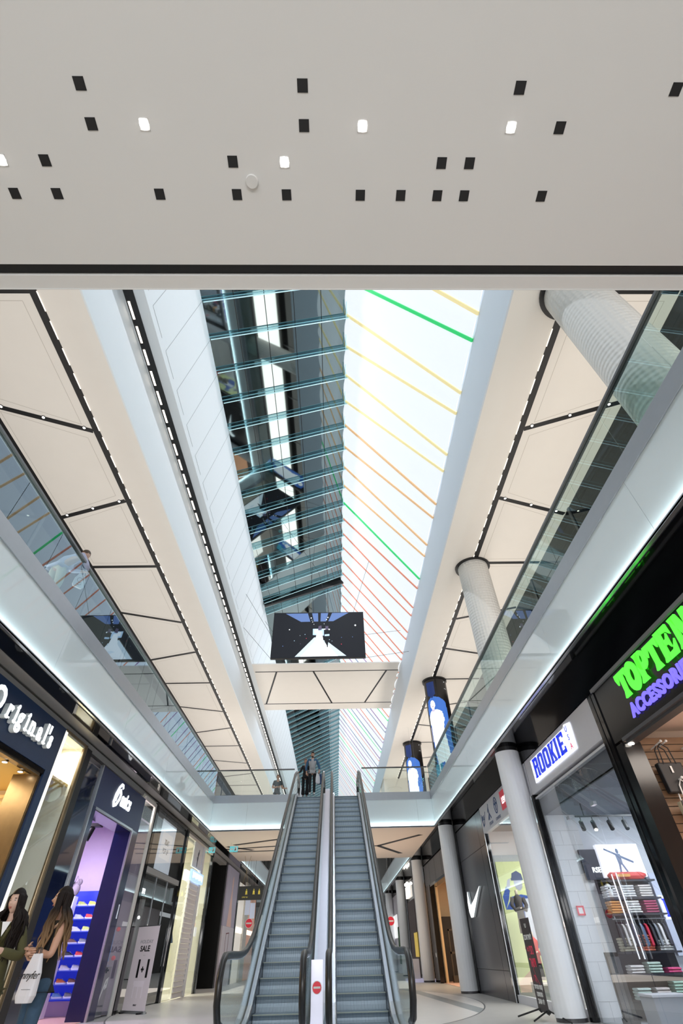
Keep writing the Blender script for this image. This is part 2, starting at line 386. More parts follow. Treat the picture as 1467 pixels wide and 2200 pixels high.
# near ceiling: square recesses and lit downlights
rows = {0: (.66, 'highest ceiling row', [-3.98, -.42, 3.12, 5.70], []), 1: (1.16, 'second highest ceiling row', [-3.98, -.42, 3.95], [-3.1, .57, 3.11]),
        2: (1.66, 'third highest ceiling row', [-4.97, -1.70, 2.0, 2.5], [-5.72, -.79]), 3: (2.15, 'ceiling row nearest the black slot', [-5.73, -4.97, -3.11, -1.70, -.79, .57, 1.32, 2.0, 2.5, 3.95], [])}
ORD = ['first', 'second', 'third', 'fourth', 'fifth', 'sixth', 'seventh', 'eighth', 'ninth', 'tenth']
pd = pl = None
for r, (y, rn, xs, lit) in rows.items():
    for i, x in enumerate(xs):
        lab = 'unlit dark square downlight, %s from left in the %s' % (ORD[i], rn)
        if pd is None:
            pd = thing('recessed_downlight', lab, 'downlight', (x*K, y*K, NZ), 'unlit square downlights')
            b = MB(); a = .085*K; px, py = x*K, y*K
            for sx0, sx1, sy0, sy1 in ((-a, a, -a, -a+.005), (-a, a, a-.005, a), (-a, -a+.005, -a, a), (a-.005, a, -a, a)): b.box(px+sx0, px+sx1, py+sy0, py+sy1, NZ-.003, NZ+.0)
            b.build('trim_ring', M_black, pd); MB().box(px-a+.004, px+a-.004, py-a+.004, py+a-.004, NZ-.003, NZ-.001).build('recess', M_black, pd); index_kids()
        else: copy_tree(pd, (x*K, y*K, NZ), label=lab)
    for i, x in enumerate(lit):
        lab = 'lit square downlight, %s lit one from left in the %s' % (ORD[i], rn)
        if pl is None:
            pl = thing('recessed_downlight', lab, 'downlight', (x*K, y*K, NZ), 'lit square downlights')
            b = MB(); a = .085*K; px, py = x*K, y*K
            for sx0, sx1, sy0, sy1 in ((-a, a, -a, -a+.005), (-a, a, a-.005, a), (-a, -a+.005, -a, a), (a-.005, a, -a, a)): b.box(px+sx0, px+sx1, py+sy0, py+sy1, NZ-.003, NZ+.0)
            b.build('trim_ring', M_near, pl); MB().cyl((px, py, NZ-.001), (px, py, NZ-.005), .072*K, n=20).build('lens', mat('bright_lamp', (1, 1, 1), emit=40, ecol=(1, .95, .88)), pl); index_kids()
        else: copy_tree(pl, (x*K, y*K, NZ), label=lab)
b = MB(); b.lathe((-1.40*K, 1.95*K, NZ-.014), [(.040, 0), (.045, .004), (.045, .014)], 28)
tag(b.build('access_cover', M_near, None, smooth=False), 'small round cover plate on the pale near ceiling', 'ceiling cover')
# ------------------------------------------------------------------ upper bridge between the two roof lights
s = MB(); s.mat(M_cream).box(-4.62, 3.87, 25.05, 31.8, UZ, UZ+.06)
s.mat(M_black)
for a, c in (((-4.55, 26.0), (3.79, 26.0)), ((-4.55, 30.75), (3.79, 30.75)), ((-3.31, 26.0), (-4.42, 30.75)), ((-1.18, 26.0), (-.12, 30.75)), ((3.1, 26.0), (2.03, 30.75))): slot(s, a, c, .10, UZ)
struct(s.build('ceiling_bridge'))
# ------------------------------------------------------------------ roof light
roof = thing('skylight', 'long ridge roof light, dark mirror glass left, bright fabric with coloured tubes right', 'skylight', (0, 4, UZ))
G0, G1, R1 = Vector((-3.9, 0, 15.5)), Vector((.58, 0, 17.5)), Vector((3.87, 0, UZ))
gd = (G1-G0).normalized(); gn = Vector((gd.z, 0, -gd.x))        # inward normal of the glass
def gp(t, y, o=0): p = G0.lerp(G1, t)+gn*o; return Vector((p.x, y, p.z))
M_mirror = mat('dark_mirror_glass', (.22, .27, .28), .035, metal=1, noise=.04, scale=.5)
MB().mesh([gp(0, -9), gp(1, -9), gp(1, 84), gp(0, 84), gp(0, -9, -.05), gp(1, -9, -.05), gp(1, 84, -.05), gp(0, 84, -.05)], [(0, 1, 2, 3), (4, 7, 6, 5), (0, 4, 5, 1), (2, 6, 7, 3), (1, 5, 6, 2), (0, 3, 7, 4)]).build('mirror_glass', M_mirror, roof)
b = MB()
for t in (.2, .4, .6, .8): b.bar(gp(t, -9, .004), gp(t, 84, .004), .02, .012)
b.build('glazing_bar', M_black, roof)
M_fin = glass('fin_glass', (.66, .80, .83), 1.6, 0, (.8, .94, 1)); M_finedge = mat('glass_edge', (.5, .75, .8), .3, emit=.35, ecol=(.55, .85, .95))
y = 5.74; k = 0
while y < 83 and k < 66:
    if not (23.6 < y < 31.9):
        b = MB(); d = .21 if y < 24 else .09
        vs = [gp(0, y, .0), gp(1, y+.17, .0), gp(1, y+.17, d), gp(0, y, d)]; w = Vector((0, .02, 0))
        b.mat(M_fin).mesh(vs+[v+w for v in vs], [(0, 1, 2, 3), (4, 7, 6, 5), (3, 2, 6, 7), (0, 3, 7, 4), (1, 5, 6, 2)])
        b.mat(M_finedge).bar(gp(0, y+.01, d), gp(1, y+.18, d), .03, .012); b.bar(gp(0, y+.01, .012), gp(1, y+.18, .012), .012, .012)
        b.build('glass_fin', None, roof); k += 1
    y += 1.178
MB().bar(gp(0, 22.5, .12), gp(1, 23.15, .12), .16, .24, (0, 0, 1)).build('cross_beam', M_black, roof)
# bright fabric: one sagging bay per pair of tubes
fdv = (R1-G1).normalized(); fn = Vector((fdv.z, 0, -fdv.x))
if fn.x > 0: fn = -fn
def fp(t, y, o=0): p = G1.lerp(R1, t)+fn*o; return Vector((p.x, y, p.z))
M_fab = mat('lit_stretch_fabric', (.30, .32, .34), .8, emit=.84, ecol=(.89, .95, 1.0))
ry = [4.70+1.178*i for i in range(-12, 66)]; rb = [(5.10+2.42*((i)//2)) if i % 2 == 0 else (5.83+2.42*((i-1)//2)) for i in range(-12, 66)]
# even index strips: ridge 4.70,7.04.. base 5.10,7.53.. ; odd: ridge 5.88,8.19.. base 5.83,8.26..
rb = []
for i in range(-12, 66): rb.append(ry[i+12]+(.43 if i % 2 == 0 else -.02))
b = MB()
nu, nv = 6, 6
for i in range(len(ry)-1):
    for a in range(nu):
        for c in range(nv):
            q = []
            for (aa, cc) in ((a, c), (a+1, c), (a+1, c+1), (a, c+1)):
                t = aa/nu; u = cc/nv; yy = (ry[i]*(1-u)+ry[i+1]*u)*(1-t)+(rb[i]*(1-u)+rb[i+1]*u)*t
                q.append(fp(t, yy, .10*math.sin(PI*u)))
            b.poly(q[::-1])
b.build('lit_fabric', M_fab, roof, smooth=True)
cols = {'y': ((.82, .70, .36), .55), 'g': ((.03, .62, .17), .5), 'o': ((.80, .50, .26), .45), 'r': ((.72, .25, .16), .4), 'p': ((.38, .22, .42), .2), 'b': ((.22, .26, .40), .2)}
seq = 'yyygyyyyoooogrrrrrrrrr'+'rpbprgpbrpbgprbppbrgpbrprbgppbrbprpbrgpbrprbgppbrbp'
for i in range(len(ry)):
    if rb[i] > 83: break
    c = seq[(i-10) % len(seq)]; m = mat('tube_'+c, cols[c][0], .4, emit=cols[c][1])
    MB().bar(fp(0, ry[i], .0), fp(1, rb[i], .0), .10 if i < 24 else .075, .10, (-1, 0, -1)).build('colour_tube', m, roof)
b = MB(); b.bar(gp(1, -9, .05), gp(1, 84, .05), .05, .03).mat(M_finedge)
for i in range(60): b.bar(gp(.985, 4.2+1.178*i, .1), gp(.985, 4.75+1.178*i, .1), .03, .03)
b.build('ridge_trim', M_finedge, roof)
# ------------------------------------------------------------------ balustrades
def balu(x, side, y0, yj, y1, label):
    t = thing('glass_balustrade', label, 'balustrade', (x, y0, 6.1))
    b = MB(); b.box(x-.06, x+.06, y0, y1, 6.10, 6.42); b.build('base_channel', M_chan, t, bevel=.004)
    MB().box(x-.05, x+.05, y0, y1, RAILZ-.01, RAILZ+.035).build('handrail', M_dgrey, t)
    ys = [y0]; y = yj
    while y < y1-.1:
        if y > y0: ys.append(y)
        y += 1.415
    ys.append(y1)
    for a, c in zip(ys, ys[1:]): MB().box(x-.009, x+.009, a+.006, c-.006, 6.42, RAILZ-.01).build('glass_panel', M_glassg if side > 0 else M_glassr, t)
    return t
balu(FXL, 1, -1.2, .1, YE+.03, 'long glass balustrade with dark handrail along the left gallery edge')
balu(FXR+.01, -1, -1.3, .18, YE+.03, 'long glass balustrade with dark handrail along the right gallery edge')
for x0, x1, lab in ((FXL+.06, -1.86, 'glass balustrade across the hall between the left gallery and the escalators'), (1.32, FXR-.06, 'glass balustrade across the hall between the escalators and the right gallery')):
    t = thing('glass_balustrade', lab, 'balustrade', (x0, YE, 6.1))
    MB().box(x0, x1, YE-.05, YE+.06, 6.10, 6.40).build('base_channel', M_chan, t)
    MB().box(x0-.04, x1, YE-.03, YE+.05, RAILZ-.01, RAILZ+.035).build('handrail', M_dgrey, t)
    n = 3
    for i in range(n):
        a = x0+(x1-x0)*i/n; MB().box(a+.006, a+(x1-x0)/n-.006, YE-.002, YE+.014, 6.40, RAILZ-.01).build('glass_panel', M_glass, t)
# ------------------------------------------------------------------ columns
def colmat(name, color, k, m_, st):
    m = mat(name, color, .5); nt = m.node_tree; bs = nt.nodes['Principled BSDF']
    def op(o, a, c=None):
        n = nt.nodes.new('ShaderNodeMath'); n.operation = o
        for i, x in enumerate((a, c)):
            if x is None: continue
            if isinstance(x, (int, float)): n.inputs[i].default_value = x
            else: nt.links.new(x, n.inputs[i])
        return n.outputs[0]
    tc = nt.nodes.new('ShaderNodeTexCoord'); sp = nt.nodes.new('ShaderNodeSeparateXYZ'); nt.links.new(tc.outputs['Object'], sp.inputs[0])
    an = op('MULTIPLY', op('ARCTAN2', sp.outputs[1], sp.outputs[0]), k); zz = op('MULTIPLY', sp.outputs[2], m_)
    hh = op('MULTIPLY', op('SINE', op('ADD', an, zz)), op('SINE', op('SUBTRACT', an, zz)))
    bp = nt.nodes.new('ShaderNodeBump'); bp.inputs['Strength'].default_value = st; bp.inputs['Distance'].default_value = .02
    nt.links.new(hh, bp.inputs['Height']); nt.links.new(bp.outputs[0], bs.inputs['Normal'])
    return m
M_col = colmat('rippled_white_column', (.80, .79, .76), 16, 30, .45); M_col2 = colmat('woven_white_column', (.82, .83, .85), 10, 16, .12)
glabs = ['white round column beside the shop with blue block letters', 'white round column between the black panelled wall and the dark shop header', 'white round column third along the right shopfronts',
         'white round column fourth along the right shopfronts', 'white round column farthest visible on the right shopfronts']
for i, y in enumerate(ROWS[1:6]):
    t = thing('column', glabs[i], 'column', (4.68, y, 0), 'ground floor columns')
    MB().cyl((4.68, y, .06), (4.68, y, SOF-.12), .31, n=40, caps=False).build('shaft', M_col2, t, smooth=True)
    MB().cyl((4.68, y, 0), (4.68, y, .06), .30, n=32).build('base_ring', M_dgrey, t)
    MB().cyl((4.68, y, SOF-.12), (4.68, y, SOF-.02), .29, n=32).build('top_collar', M_black, t)
for i, (y, r, lab) in enumerate(((3.85, .53, 'thick white ribbed column reaching the ceiling at the top right, nearest the camera'), (13.6, .53, 'white ribbed column behind the right glass balustrade with a black ceiling ring'))):
    t = thing('column', lab, 'column', (5.1, y, F2), 'upper gallery white columns')
    MB().cyl((5.1, y, F2), (5.1, y, CZ-.02), r, n=48, caps=False).build('shaft', M_col, t, smooth=True)
    MB().cyl((5.1, y, CZ-.05), (5.1, y, CZ), r+.09, n=48).build('ceiling_ring', M_black, t)
t = thing('column', 'short white column with a dark ring seen far beyond the right of the escalators', 'column', (5.15, 42.9, F2))
MB().cyl((5.15, 42.9, F2), (5.15, 42.9, 9.5), .55, n=32, caps=False).build('shaft', M_col, t, smooth=True); MB().cyl((5.15, 42.9, 9.45), (5.15, 42.9, 9.5), .63, n=32).build('ceiling_ring', M_black, t)
struct(MB().box(3.95, 7.5, 41.5, 44.5, 9.5, CZ).build('ceiling_far_bulkhead', M_cream))
# LED columns: the picture is made of small cells wrapped round the shaft
L_blk = em('led_black', (.012, .010, .010), .6, .25); L_blue = em('led_blue', (.05, .16, .55), 1.0); L_dblue = em('led_deep_blue', (.012, .03, .13), 1.0)
L_white = em('led_white', (.93, .96, 1), 1.15); L_skin = em('led_skin', (.62, .55, .70), 1.0); L_cyan = em('led_cyan', (.25, .80, .95), 1.1); L_teal = em('led_teal', (.03, .28, .42), 1.0)
L_lips = em('led_lips', (.35, .04, .18), 1)
def inpoly(x, y, P):
    c = False; j = len(P)-1
    for i in range(len(P)):
        if (P[i][1] > y) != (P[j][1] > y) and x < (P[j][0]-P[i][0])*(y-P[i][1])/(P[j][1]-P[i][1])+P[i][0]: c = not c
        j = i
    return c
# u across the visible half (0..1), v height (0 bottom .. 1 top)
pic = [(rect(0, 0, 1, 1), L_blk), ([(.12, 0), (.10, .45), (.06, .70), (.10, .78), (.30, .82), (.55, .80), (.72, .76), (.76, .66), (.74, .4), (.80, 0)], L_blue),
       ([(0, 0), (0, .19), (.3, .22), (.35, 0)], L_teal), ([(.14, .84), (.14, .97), (.42, .97), (.42, .84), (.3, .80)], L_dblue),
       ([(.22, .10), (.18, .2), (.13, .30), (.12, .50), (.10, .58), (.07, .52), (.08, .63), (.16, .67), (.28, .69), (.44, .68), (.56, .66), (.60, .58), (.56, .56), (.54, .50), (.60, .3), (.66, .13), (.50, .11), (.42, .17), (.40, .21), (.24, .20)], L_white),
       (rect(.23, .67, .33, .71), L_skin), (oval(.28, .735, .085, .045), L_white), (rect(.215, .738, .26, .744), L_skin), (rect(.29, .738, .335, .744), L_skin), (rect(.25, .715, .30, .720), L_lips), (rect(.05, .40, .075, .53), L_skin),
       (rect(.50, .055, .58, .10), L_white)]
for x0, w, hh in ((.10, .07, .12), (.2, .07, .10), (.33, .09, .07), (.44, .12, .09), (.60, .10, .15)):
    pic += [(rect(x0, 0, x0+.012, hh), L_cyan), (rect(x0+w, 0, x0+w+.012, hh-.01), L_cyan), (rect(x0, hh-.006, x0+w, hh), L_cyan)]
rnd = random.Random(3)
for _ in range(26):
    pic.append((oval(rnd.uniform(.62, .9), rnd.uniform(.1, .6), .012, .004, 6), L_cyan))
for _ in range(8): pic.append((oval(rnd.uniform(.05, .95), rnd.uniform(.8, .97), .008, .003, 6), L_white))
NU, NV = 84, 190
mats = []; gridm = []
for j in range(NV):
    for i in range(NU):
        u = (i+.5)/NU*1.62+.0; v = (j+.5)/NV; m = L_blk
        if 0 <= u <= 1:
            for P, mm in pic:
                if inpoly(u, v, P): m = mm
        gridm.append(m)
leds = []
for y, lab in ((23.35, 'nearer dark screen column showing a woman in a long white dress on blue'), (33.05, 'farther dark screen column showing the same woman in white, beyond the end railing')):
    cx = 5.2
    if not leds:
        t = thing('screen_column', lab, 'screen column', (cx, y, F2), 'columns wrapped in screens')
        b = MB(); r = .57; v0 = len(b.v)
        for j in range(NV+1):
            for i in range(NU+1):
                a = PI+.15+PI*1.35*i/NU; b.v.append(Vector((cx+r*math.cos(a), y+r*math.sin(a), F2+(CZ-.08-F2)*j/NV)))
        for j in range(NV):
            for i in range(NU):
                b.mat(gridm[j*NU+i]); b.f.append((j*(NU+1)+i, j*(NU+1)+i+1, (j+1)*(NU+1)+i+1, (j+1)*(NU+1)+i)); b.m.append(b.mi)
        b.build('screen', None, t, smooth=True)
        MB().cyl((cx, y, F2), (cx, y, CZ-.03), .55, n=40).build('shaft', M_black, t, smooth=False)
        MB().cyl((cx, y, CZ-.08), (cx, y, CZ), .62, n=40).build('ceiling_ring', M_black, t); index_kids(); leds.append(t)
    else: copy_tree(leds[0], (cx, y, F2), label=lab)
# ------------------------------------------------------------------ hanging video screen
t = thing('video_screen', 'large hanging video screen showing a bride on a white runway', 'screen', (-.7, 20, 10.94))
MB().box(-2.89, 1.49, 20.0, 20.14, 10.92, 13.32).build('casing', M_black, t, bevel=.01)
fr = FB(-2.87, 19.998, 10.94); Wd, Hd = 4.34, 2.36
def S(pts): return [((x-130)/1250*Wd, (765-y)/610*Hd) for x, y in pts]
Vb = em('video_black', (.006, .007, .012), 1, .7); Vw = em('video_white', (.95, .98, 1), 1.1); Vf = em('video_floor', (.66, .78, .86), 1); Vs = em('video_sky', (.12, .20, .45), 1); Vh = em('video_haze', (.55, .75, .95), 1); Vr = em('video_red', (.7, .05, .1), 1); Vd = em('video_hair', (.10, .08, .14), 1); Vg = em('video_gown', (.80, .90, 1), 1)
lay = [(rect(0, 0, Wd, Hd), Vb), (S([(290, 165), (1180, 160), (960, 280), (510, 285)]), Vs), (S([(600, 160), (660, 160), (700, 330), (640, 285)]), Vb), (S([(745, 160), (785, 160), (780, 290), (750, 290)]), Vb), (S([(890, 160), (945, 160), (890, 280), (850, 320)]), Vb),
       (S([(445, 752), (700, 500), (880, 560), (1130, 748)]), Vf), (S([(520, 752), (700, 560), (860, 580), (1020, 750)]), Vw), (S([(678, 385), (830, 385), (830, 480), (678, 470)]), Vh), (S([(700, 395), (760, 395), (760, 450), (700, 450)]), Vw),
       (S([(745, 420), (800, 420), (825, 560), (835, 655), (770, 690), (690, 660), (700, 560)]), Vw), (S([(700, 660), (760, 640), (830, 655), (770, 685)]), Vg), (S([(755, 350), (795, 340), (800, 400), (750, 410)]), Vd),
       (S([(835, 400), (910, 400), (895, 540), (880, 630), (840, 560)]), Vb), (S([(850, 350), (890, 350), (890, 400), (850, 400)]), Vd), (S([(840, 465), (905, 460), (905, 485), (840, 488)]), Vh), (S([(820, 390), (850, 385), (850, 400), (820, 402)]), Vw), (S([(895, 385), (912, 392), (910, 405), (893, 405)]), Vw), (S([(870, 600), (885, 600), (885, 635), (872, 635)]), Vb)]
for x, y, r, m in ((355, 395, 8, Vw), (1265, 345, 12, Vw), (650, 235, 9, Vw), (885, 230, 9, Vw), (865, 260, 8, Vw), (672, 292, 6, Vw), (690, 325, 5, Vw), (833, 320, 5, Vw), (662, 268, 5, Vh), (592, 518, 5, Vr), (1066, 600, 6, Vr), (430, 548, 5, Vh), (572, 465, 5, Vh), (280, 617, 6, Vs), (1070, 512, 5, Vs), (1220, 506, 5, Vs), (905, 540, 5, Vh), (505, 480, 4, Vg), (515, 590, 5, Vd), (940, 560, 4, Vh)):
    lay.append((S([(x+r*math.cos(k*PI/4), y+r*math.sin(k*PI/4)) for k in range(8)])[::-1], m))
art('picture', fr, [(p if i == 0 else p[::-1] if False else p, m) for i, (p, m) in enumerate(lay)], t)
for a, c in (((-2.85, 20.07, 13.32), (-3.75, 17.5, 15.5)), ((-1.2, 20.07, 13.32), (-.9, 18.6, 16.8)), ((-.2, 20.07, 13.32), (-.8, 21.5, 16.9)), ((1.0, 20.07, 13.32), (1.9, 19.0, 15.8)), ((1.47, 20.07, 12.1), (3.6, 22.0, 13.4)), ((-2.87, 20.07, 12.0), (-4.3, 19.5, 14.1)), ((-2.87, 20.1, 10.95), (-4.5, 21.0, 13.1)), ((1.47, 20.1, 10.95), (3.85, 22.0, 12.2)), ((-1.9, 20.1, 10.95), (-3.9, 23.6, 15.0))):
    MB().cyl(a, c, .008, n=5).build('suspension_cable', M_black, t)
# ------------------------------------------------------------------ escalators
def zs(y):
    pts = [(8, 0), (11.9, 0), (12.35, .02), (12.8, .10), (13.22, .245), (23.35, 6.05), (23.75, 6.2), (24.2, 6.26), (27, 6.26)]
    for (a, za), (c, zc) in zip(pts, pts[1:]):
        if y <= c: return za+(zc-za)*(y-a)/(c-a)
    return 6.26
ys_path = [8.6, 9.5, 10.5, 11.5, 11.9, 12.35, 12.8, 13.22, 14.5, 16, 18, 20, 22, 23.35, 23.75, 24.2, 25.6]
def sweep(b, x0, x1, d0, d1, ya=9.2, yb=25.4):
    ys = [y for y in [ya]+ys_path+[yb] if ya <= y <= yb]; ys = sorted(set(ys)); vs, fs = [], []
    for y in ys:
        z = zs(y); vs += [(x0, y, z+d0), (x1, y, z+d0), (x1, y, z+d1), (x0, y, z+d1)]
    for i in range(len(ys)-1):
        for k in range(4): fs.append((i*4+k, i*4+(k+1) % 4, i*4+4+(k+1) % 4, i*4+4+k))
    fs += [(3, 2, 1, 0), tuple(len(vs)-4+k for k in range(4))]
    b.mesh(vs, fs)
M_step = mat('step_metal', (.25, .30, .34), .42, metal=.45)
nt = M_step.node_tree; bs = nt.nodes['Principled BSDF']; tcn = nt.nodes.new('ShaderNodeTexCoord'); wv = nt.nodes.new('ShaderNodeTexWave'); wv.bands_direction = 'X'; wv.inputs['Scale'].default_value = 14
cr = nt.nodes.new('ShaderNodeMix'); cr.data_type = 'RGBA'; cr.inputs[6].default_value = (.12, .155, .19, 1); cr.inputs[7].default_value = (.36, .44, .52, 1)
nt.links.new(tcn.outputs['Object'], wv.inputs['Vector']); nt.links.new(wv.outputs['Fac'], cr.inputs[0]); nt.links.new(cr.outputs[2], bs.inputs['Base Color'])
M_nose = mat('step_edge', (.36, .40, .36), .5); M_skirt = mat('skirt_panel', (.05, .06, .08), .25, metal=.6)
M_edge = mat('bright_metal_edge', (.85, .90, .98), .18, metal=.6)
def rail_path(x):
    P = [(10.35, .30), (10.05, .36), (9.86, .55), (9.84, .80), (9.95, .99), (10.15, 1.075), (10.6, 1.09), (11.4, 1.09), (11.9, 1.10), (12.4, 1.14), (12.9, 1.25), (13.4, 1.42), (14.2, zs(14.2)+1.02)]
    P += [(y, zs(y)+1.02) for y in (16, 18, 20, 22, 23.1)] + [(23.6, 7.12), (24.1, 7.28), (24.6, 7.33), (25.3, 7.33), (25.65, 7.25), (25.85, 7.05), (25.85, 6.8), (25.65, 6.6), (25.3, 6.54)]
    # round the corners
    out = []
    for i in range(len(P)-1):
        out.append(P[i])
    out.append(P[-1]); return [(x, y, z) for y, z in out]
def escalator(cx, label):
    t = thing('escalator', label, 'escalator', (cx, 9.5, 0))
    # truss body and outer cladding
    b = MB(); sweep(b, cx-.70, cx+.70, -1.0, -.30, 9.0, 25.6); o = b.build('truss', M_alu, t)
    b = MB(); b.mat(M_step)
    y = 13.22-.42*4; ye = 24.1; ps = None; i = 0
    while y < ye:
        z = zs(y); zp = zs(y-.42); 
        b = MB(); b.mat(M_step); hgt = max(z-zp, .02); pr = []
        for k in range(6):
            u = k/5; pr.append((y+.03*math.sin(PI*u*.5)*(1-u)*4*.6, z-.012-(hgt+.02)*u))
        vs = [(cx-.50, y-.0, z), (cx+.50, y-.0, z), (cx+.50, y+.43, z), (cx-.50, y+.43, z)]
        b.poly(vs)
        for (a0, z0), (a1, z1) in zip(pr, pr[1:]): b.poly([(cx-.50, a1, z1), (cx+.50, a1, z1), (cx+.50, a0, z0), (cx-.50, a0, z0)])
        b.mat(M_nose).box(cx-.5, cx+.5, y-.004, y+.012, z-.014, z+.002)
        b.build('step', None, t); y += .42; i += 1
    for sx in (-1, 1):
        b = MB(); sweep(b, cx+sx*.505, cx+sx*.53, -.3, .10); b.build('skirt', M_skirt, t)
        b = MB(); b.mat(M_edge); sweep(b, cx+sx*.525, cx+sx*.54, .10, .145); b.mat(M_alu); sweep(b, cx+sx*.53, cx+sx*.605, .06, .13)
        b.mat(M_dgrey); sweep(b, cx+sx*.605, cx+sx*.64, .04, .12); b.mat(M_alu); sweep(b, cx+sx*.64, cx+sx*.74, -.3, .12)
        b.build('deck', None, t)
        R = rail_path(cx+sx*.62); b = MB(); b.tube(R, .052, 12, .85); b.build('handrail', M_rubber, t, smooth=True)
        xg = cx+sx*.62; top = [(y, z-.05) for _, y, z in R if 9.8 < y and z > .5]
        lo = [(y, zs(y)+.10) for y in (25.5, 24.2, 23.75, 23.35, 18, 13.22, 12.8, 12.35, 11.9, 11, 10.1)]
        up_ = [(max(min(y, 25.72), 9.97), z) for y, z in top if z > 1.0-.06 and not (y > 25.4 and z < 7.1)]
        pts = up_+[(25.75, 6.9)]+lo+[(9.95, .55)]
        n = max(1, len(pts)); P3 = [(xg-.006, y, z) for y, z in pts]
        MB().prism(P3, (.012, 0, 0)).build('glass_side', M_glass, t)
        b = MB(); b.mat(M_edge); b.tube([(x, y, z-.055) for x, y, z in R if z > .9 or y > 20][0:40], .012, 6); b.build('rail_guide', M_edge, t)
    MB().box(cx-.55, cx+.55, 9.0, 11.9, .001, .012).build('landing_plate', M_steel, t); MB().box(cx-.55, cx+.55, 24.1, 26.2, 6.255, 6.275).build('landing_plate', M_steel, t)
    return t
escalator(-1.12, 'left escalator of the pair, with the couple standing at its top')
escalator(.51, 'right escalator of the pair, its steps empty')
t = thing('centre_deck', 'lavender grey metal deck filling the gap between the two escalators', 'deck', (-.31, 10, 0))
b = MB(); sweep(b, -.405, -.205, -.4, .30, 10.6, 25.6); b.build('cover', mat('lavender_metal', (.62, .62, .74), .28, metal=.5, noise=.03), t)
MB().box(-.40, -.21, 10.55, 10.61, 0, 1.0).build('front_plate', mat('lavender_metal'), t)
def noentry(x, y, z, r, lab, pole=False):
    t = thing('no_entry_sign', lab, 'sign', (x, y, z)); fr = FB(x, y, z)
    MB().cyl((x, y, z), (x, y+.006, z), r*1.1, n=24).build('plate', M_white, t)
    art('symbol', FB(x, y-.001, z), [(oval(0, 0, r, r, 24), mat('sign_red', (.75, .02, .05), .4, emit=.15)), (rect(-r*.78, -r*.17, r*.78, r*.17), M_white)], t)
    if y > 20: MB().cyl((x, y+.01, z+r), (x, y+.01, SOF), .006, n=5).build('hanger', M_steel, t)
    return t
noentry(-.305, 10.54, .68, .07, 'small red no entry disc on the deck between the escalators')
noentry(-4.568, 32.7, 2.377, .18, 'red no entry disc beyond the left handrail of the left escalator')
noentry(2.924, 32.7, 2.319, .18, 'red no entry disc beyond the right handrail of the right escalator')
# ------------------------------------------------------------------ shops: shared pieces
def room(name, xa, xb, ya, yb, zt, m, mf=None, mc=None):
    """three inner walls, ceiling and floor of a shop; xa is the open front"""
    s = MB(); d = .05; sg = 1 if xb > xa else -1
    s.mat(m).box(xb, xb+d*sg, ya, yb, 0, zt); s.box(xa, xb, ya-d, ya, 0, zt); s.box(xa, xb, yb, yb+d, 0, zt)
    s.mat(mc or m).box(xa, xb, ya, yb, zt, zt+d)
    if mf: s.mat(mf).box(xa, xb, ya, yb, .002, .012)
    return struct(s.build(name))
def lamp(x, y, z, power, color=(1, 1, 1), s=1.2, name='shop_light', sy=None): return area(name, (x, y, z), (0, 0, -1), s, sy or s, power, color)
M_navy = mat('navy_panel', (.012, .035, .10), .35, noise=.08); M_navy2 = mat('navy_gloss', (.010, .014, .075), .15, noise=.1)
M_sign = mat('lit_white_letter', (1, 1, 1), emit=1.6, ecol=(.93, .98, 1)); M_side = mat('letter_side', (.55, .60, .62), .5, emit=.15)
M_bronze = mat('bronze_metal', (.22, .165, .10), .28, metal=.8, noise=.15); M_beige = mat('beige_display', (.72, .70, .60), .6, noise=.04)
M_warm = mat('warm_cream_wall', (.85, .72, .52), .7, noise=.04); M_litfr = mat('lit_white_frame', (1, 1, 1), emit=1.0, ecol=(1, .93, .80))
LX, RX = -6.05, 5.02
# solid backing above all the shopfronts
struct(MB().box(-6.5, -6.13, -10, 32.8, 4.87, SOF-.03).build('wall_left_header', M_grey)); struct(MB().box(-9.5, -9.4, -10, 84, 0, SOF).build('wall_left', M_grey))
struct(MB().box(5.15, 5.5, -10, 84, 4.68, SOF).build('wall_right_header', M_black)); struct(MB().box(9.4, 9.5, -10, 84, 0, SOF).build('wall_right', M_black))
# ================================================================== LEFT 1: navy shop with raised script letters
t = thing('storefront', 'navy shopfront with raised white serif letters and a warm lit doorway', 'storefront', (LX, 8, 0))
sp_ = MB().box(LX-.06, LX+.02, 3.5, 11.02, 3.97, 4.86).build('sign_panel', M_navy, t, bevel=.004)
b = MB(); b.mat(M_navy).box(LX-.06, LX+.02, 10.78, 11.02, 0, 3.97); b.build('jamb', None, t)
b = MB(); b.mat(M_gloss).box(LX-.25, LX+.01, 3.5, 10.78, 3.88, 3.96).mat(M_bronze).box(LX-.10, LX-.02, 3.5, 10.78, 3.84, 3.885); b.build('lintel', None, t)
b = MB(); b.mat(M_bronze).box(-6.62, LX-.02, 10.72, 10.80, 0, 3.88).box(-6.11, -6.085, 10.70, 10.73, 0, 3.88); b.build('door_return', mat('brown_return_panel', (.30, .205, .11), .4, noise=.06), t)
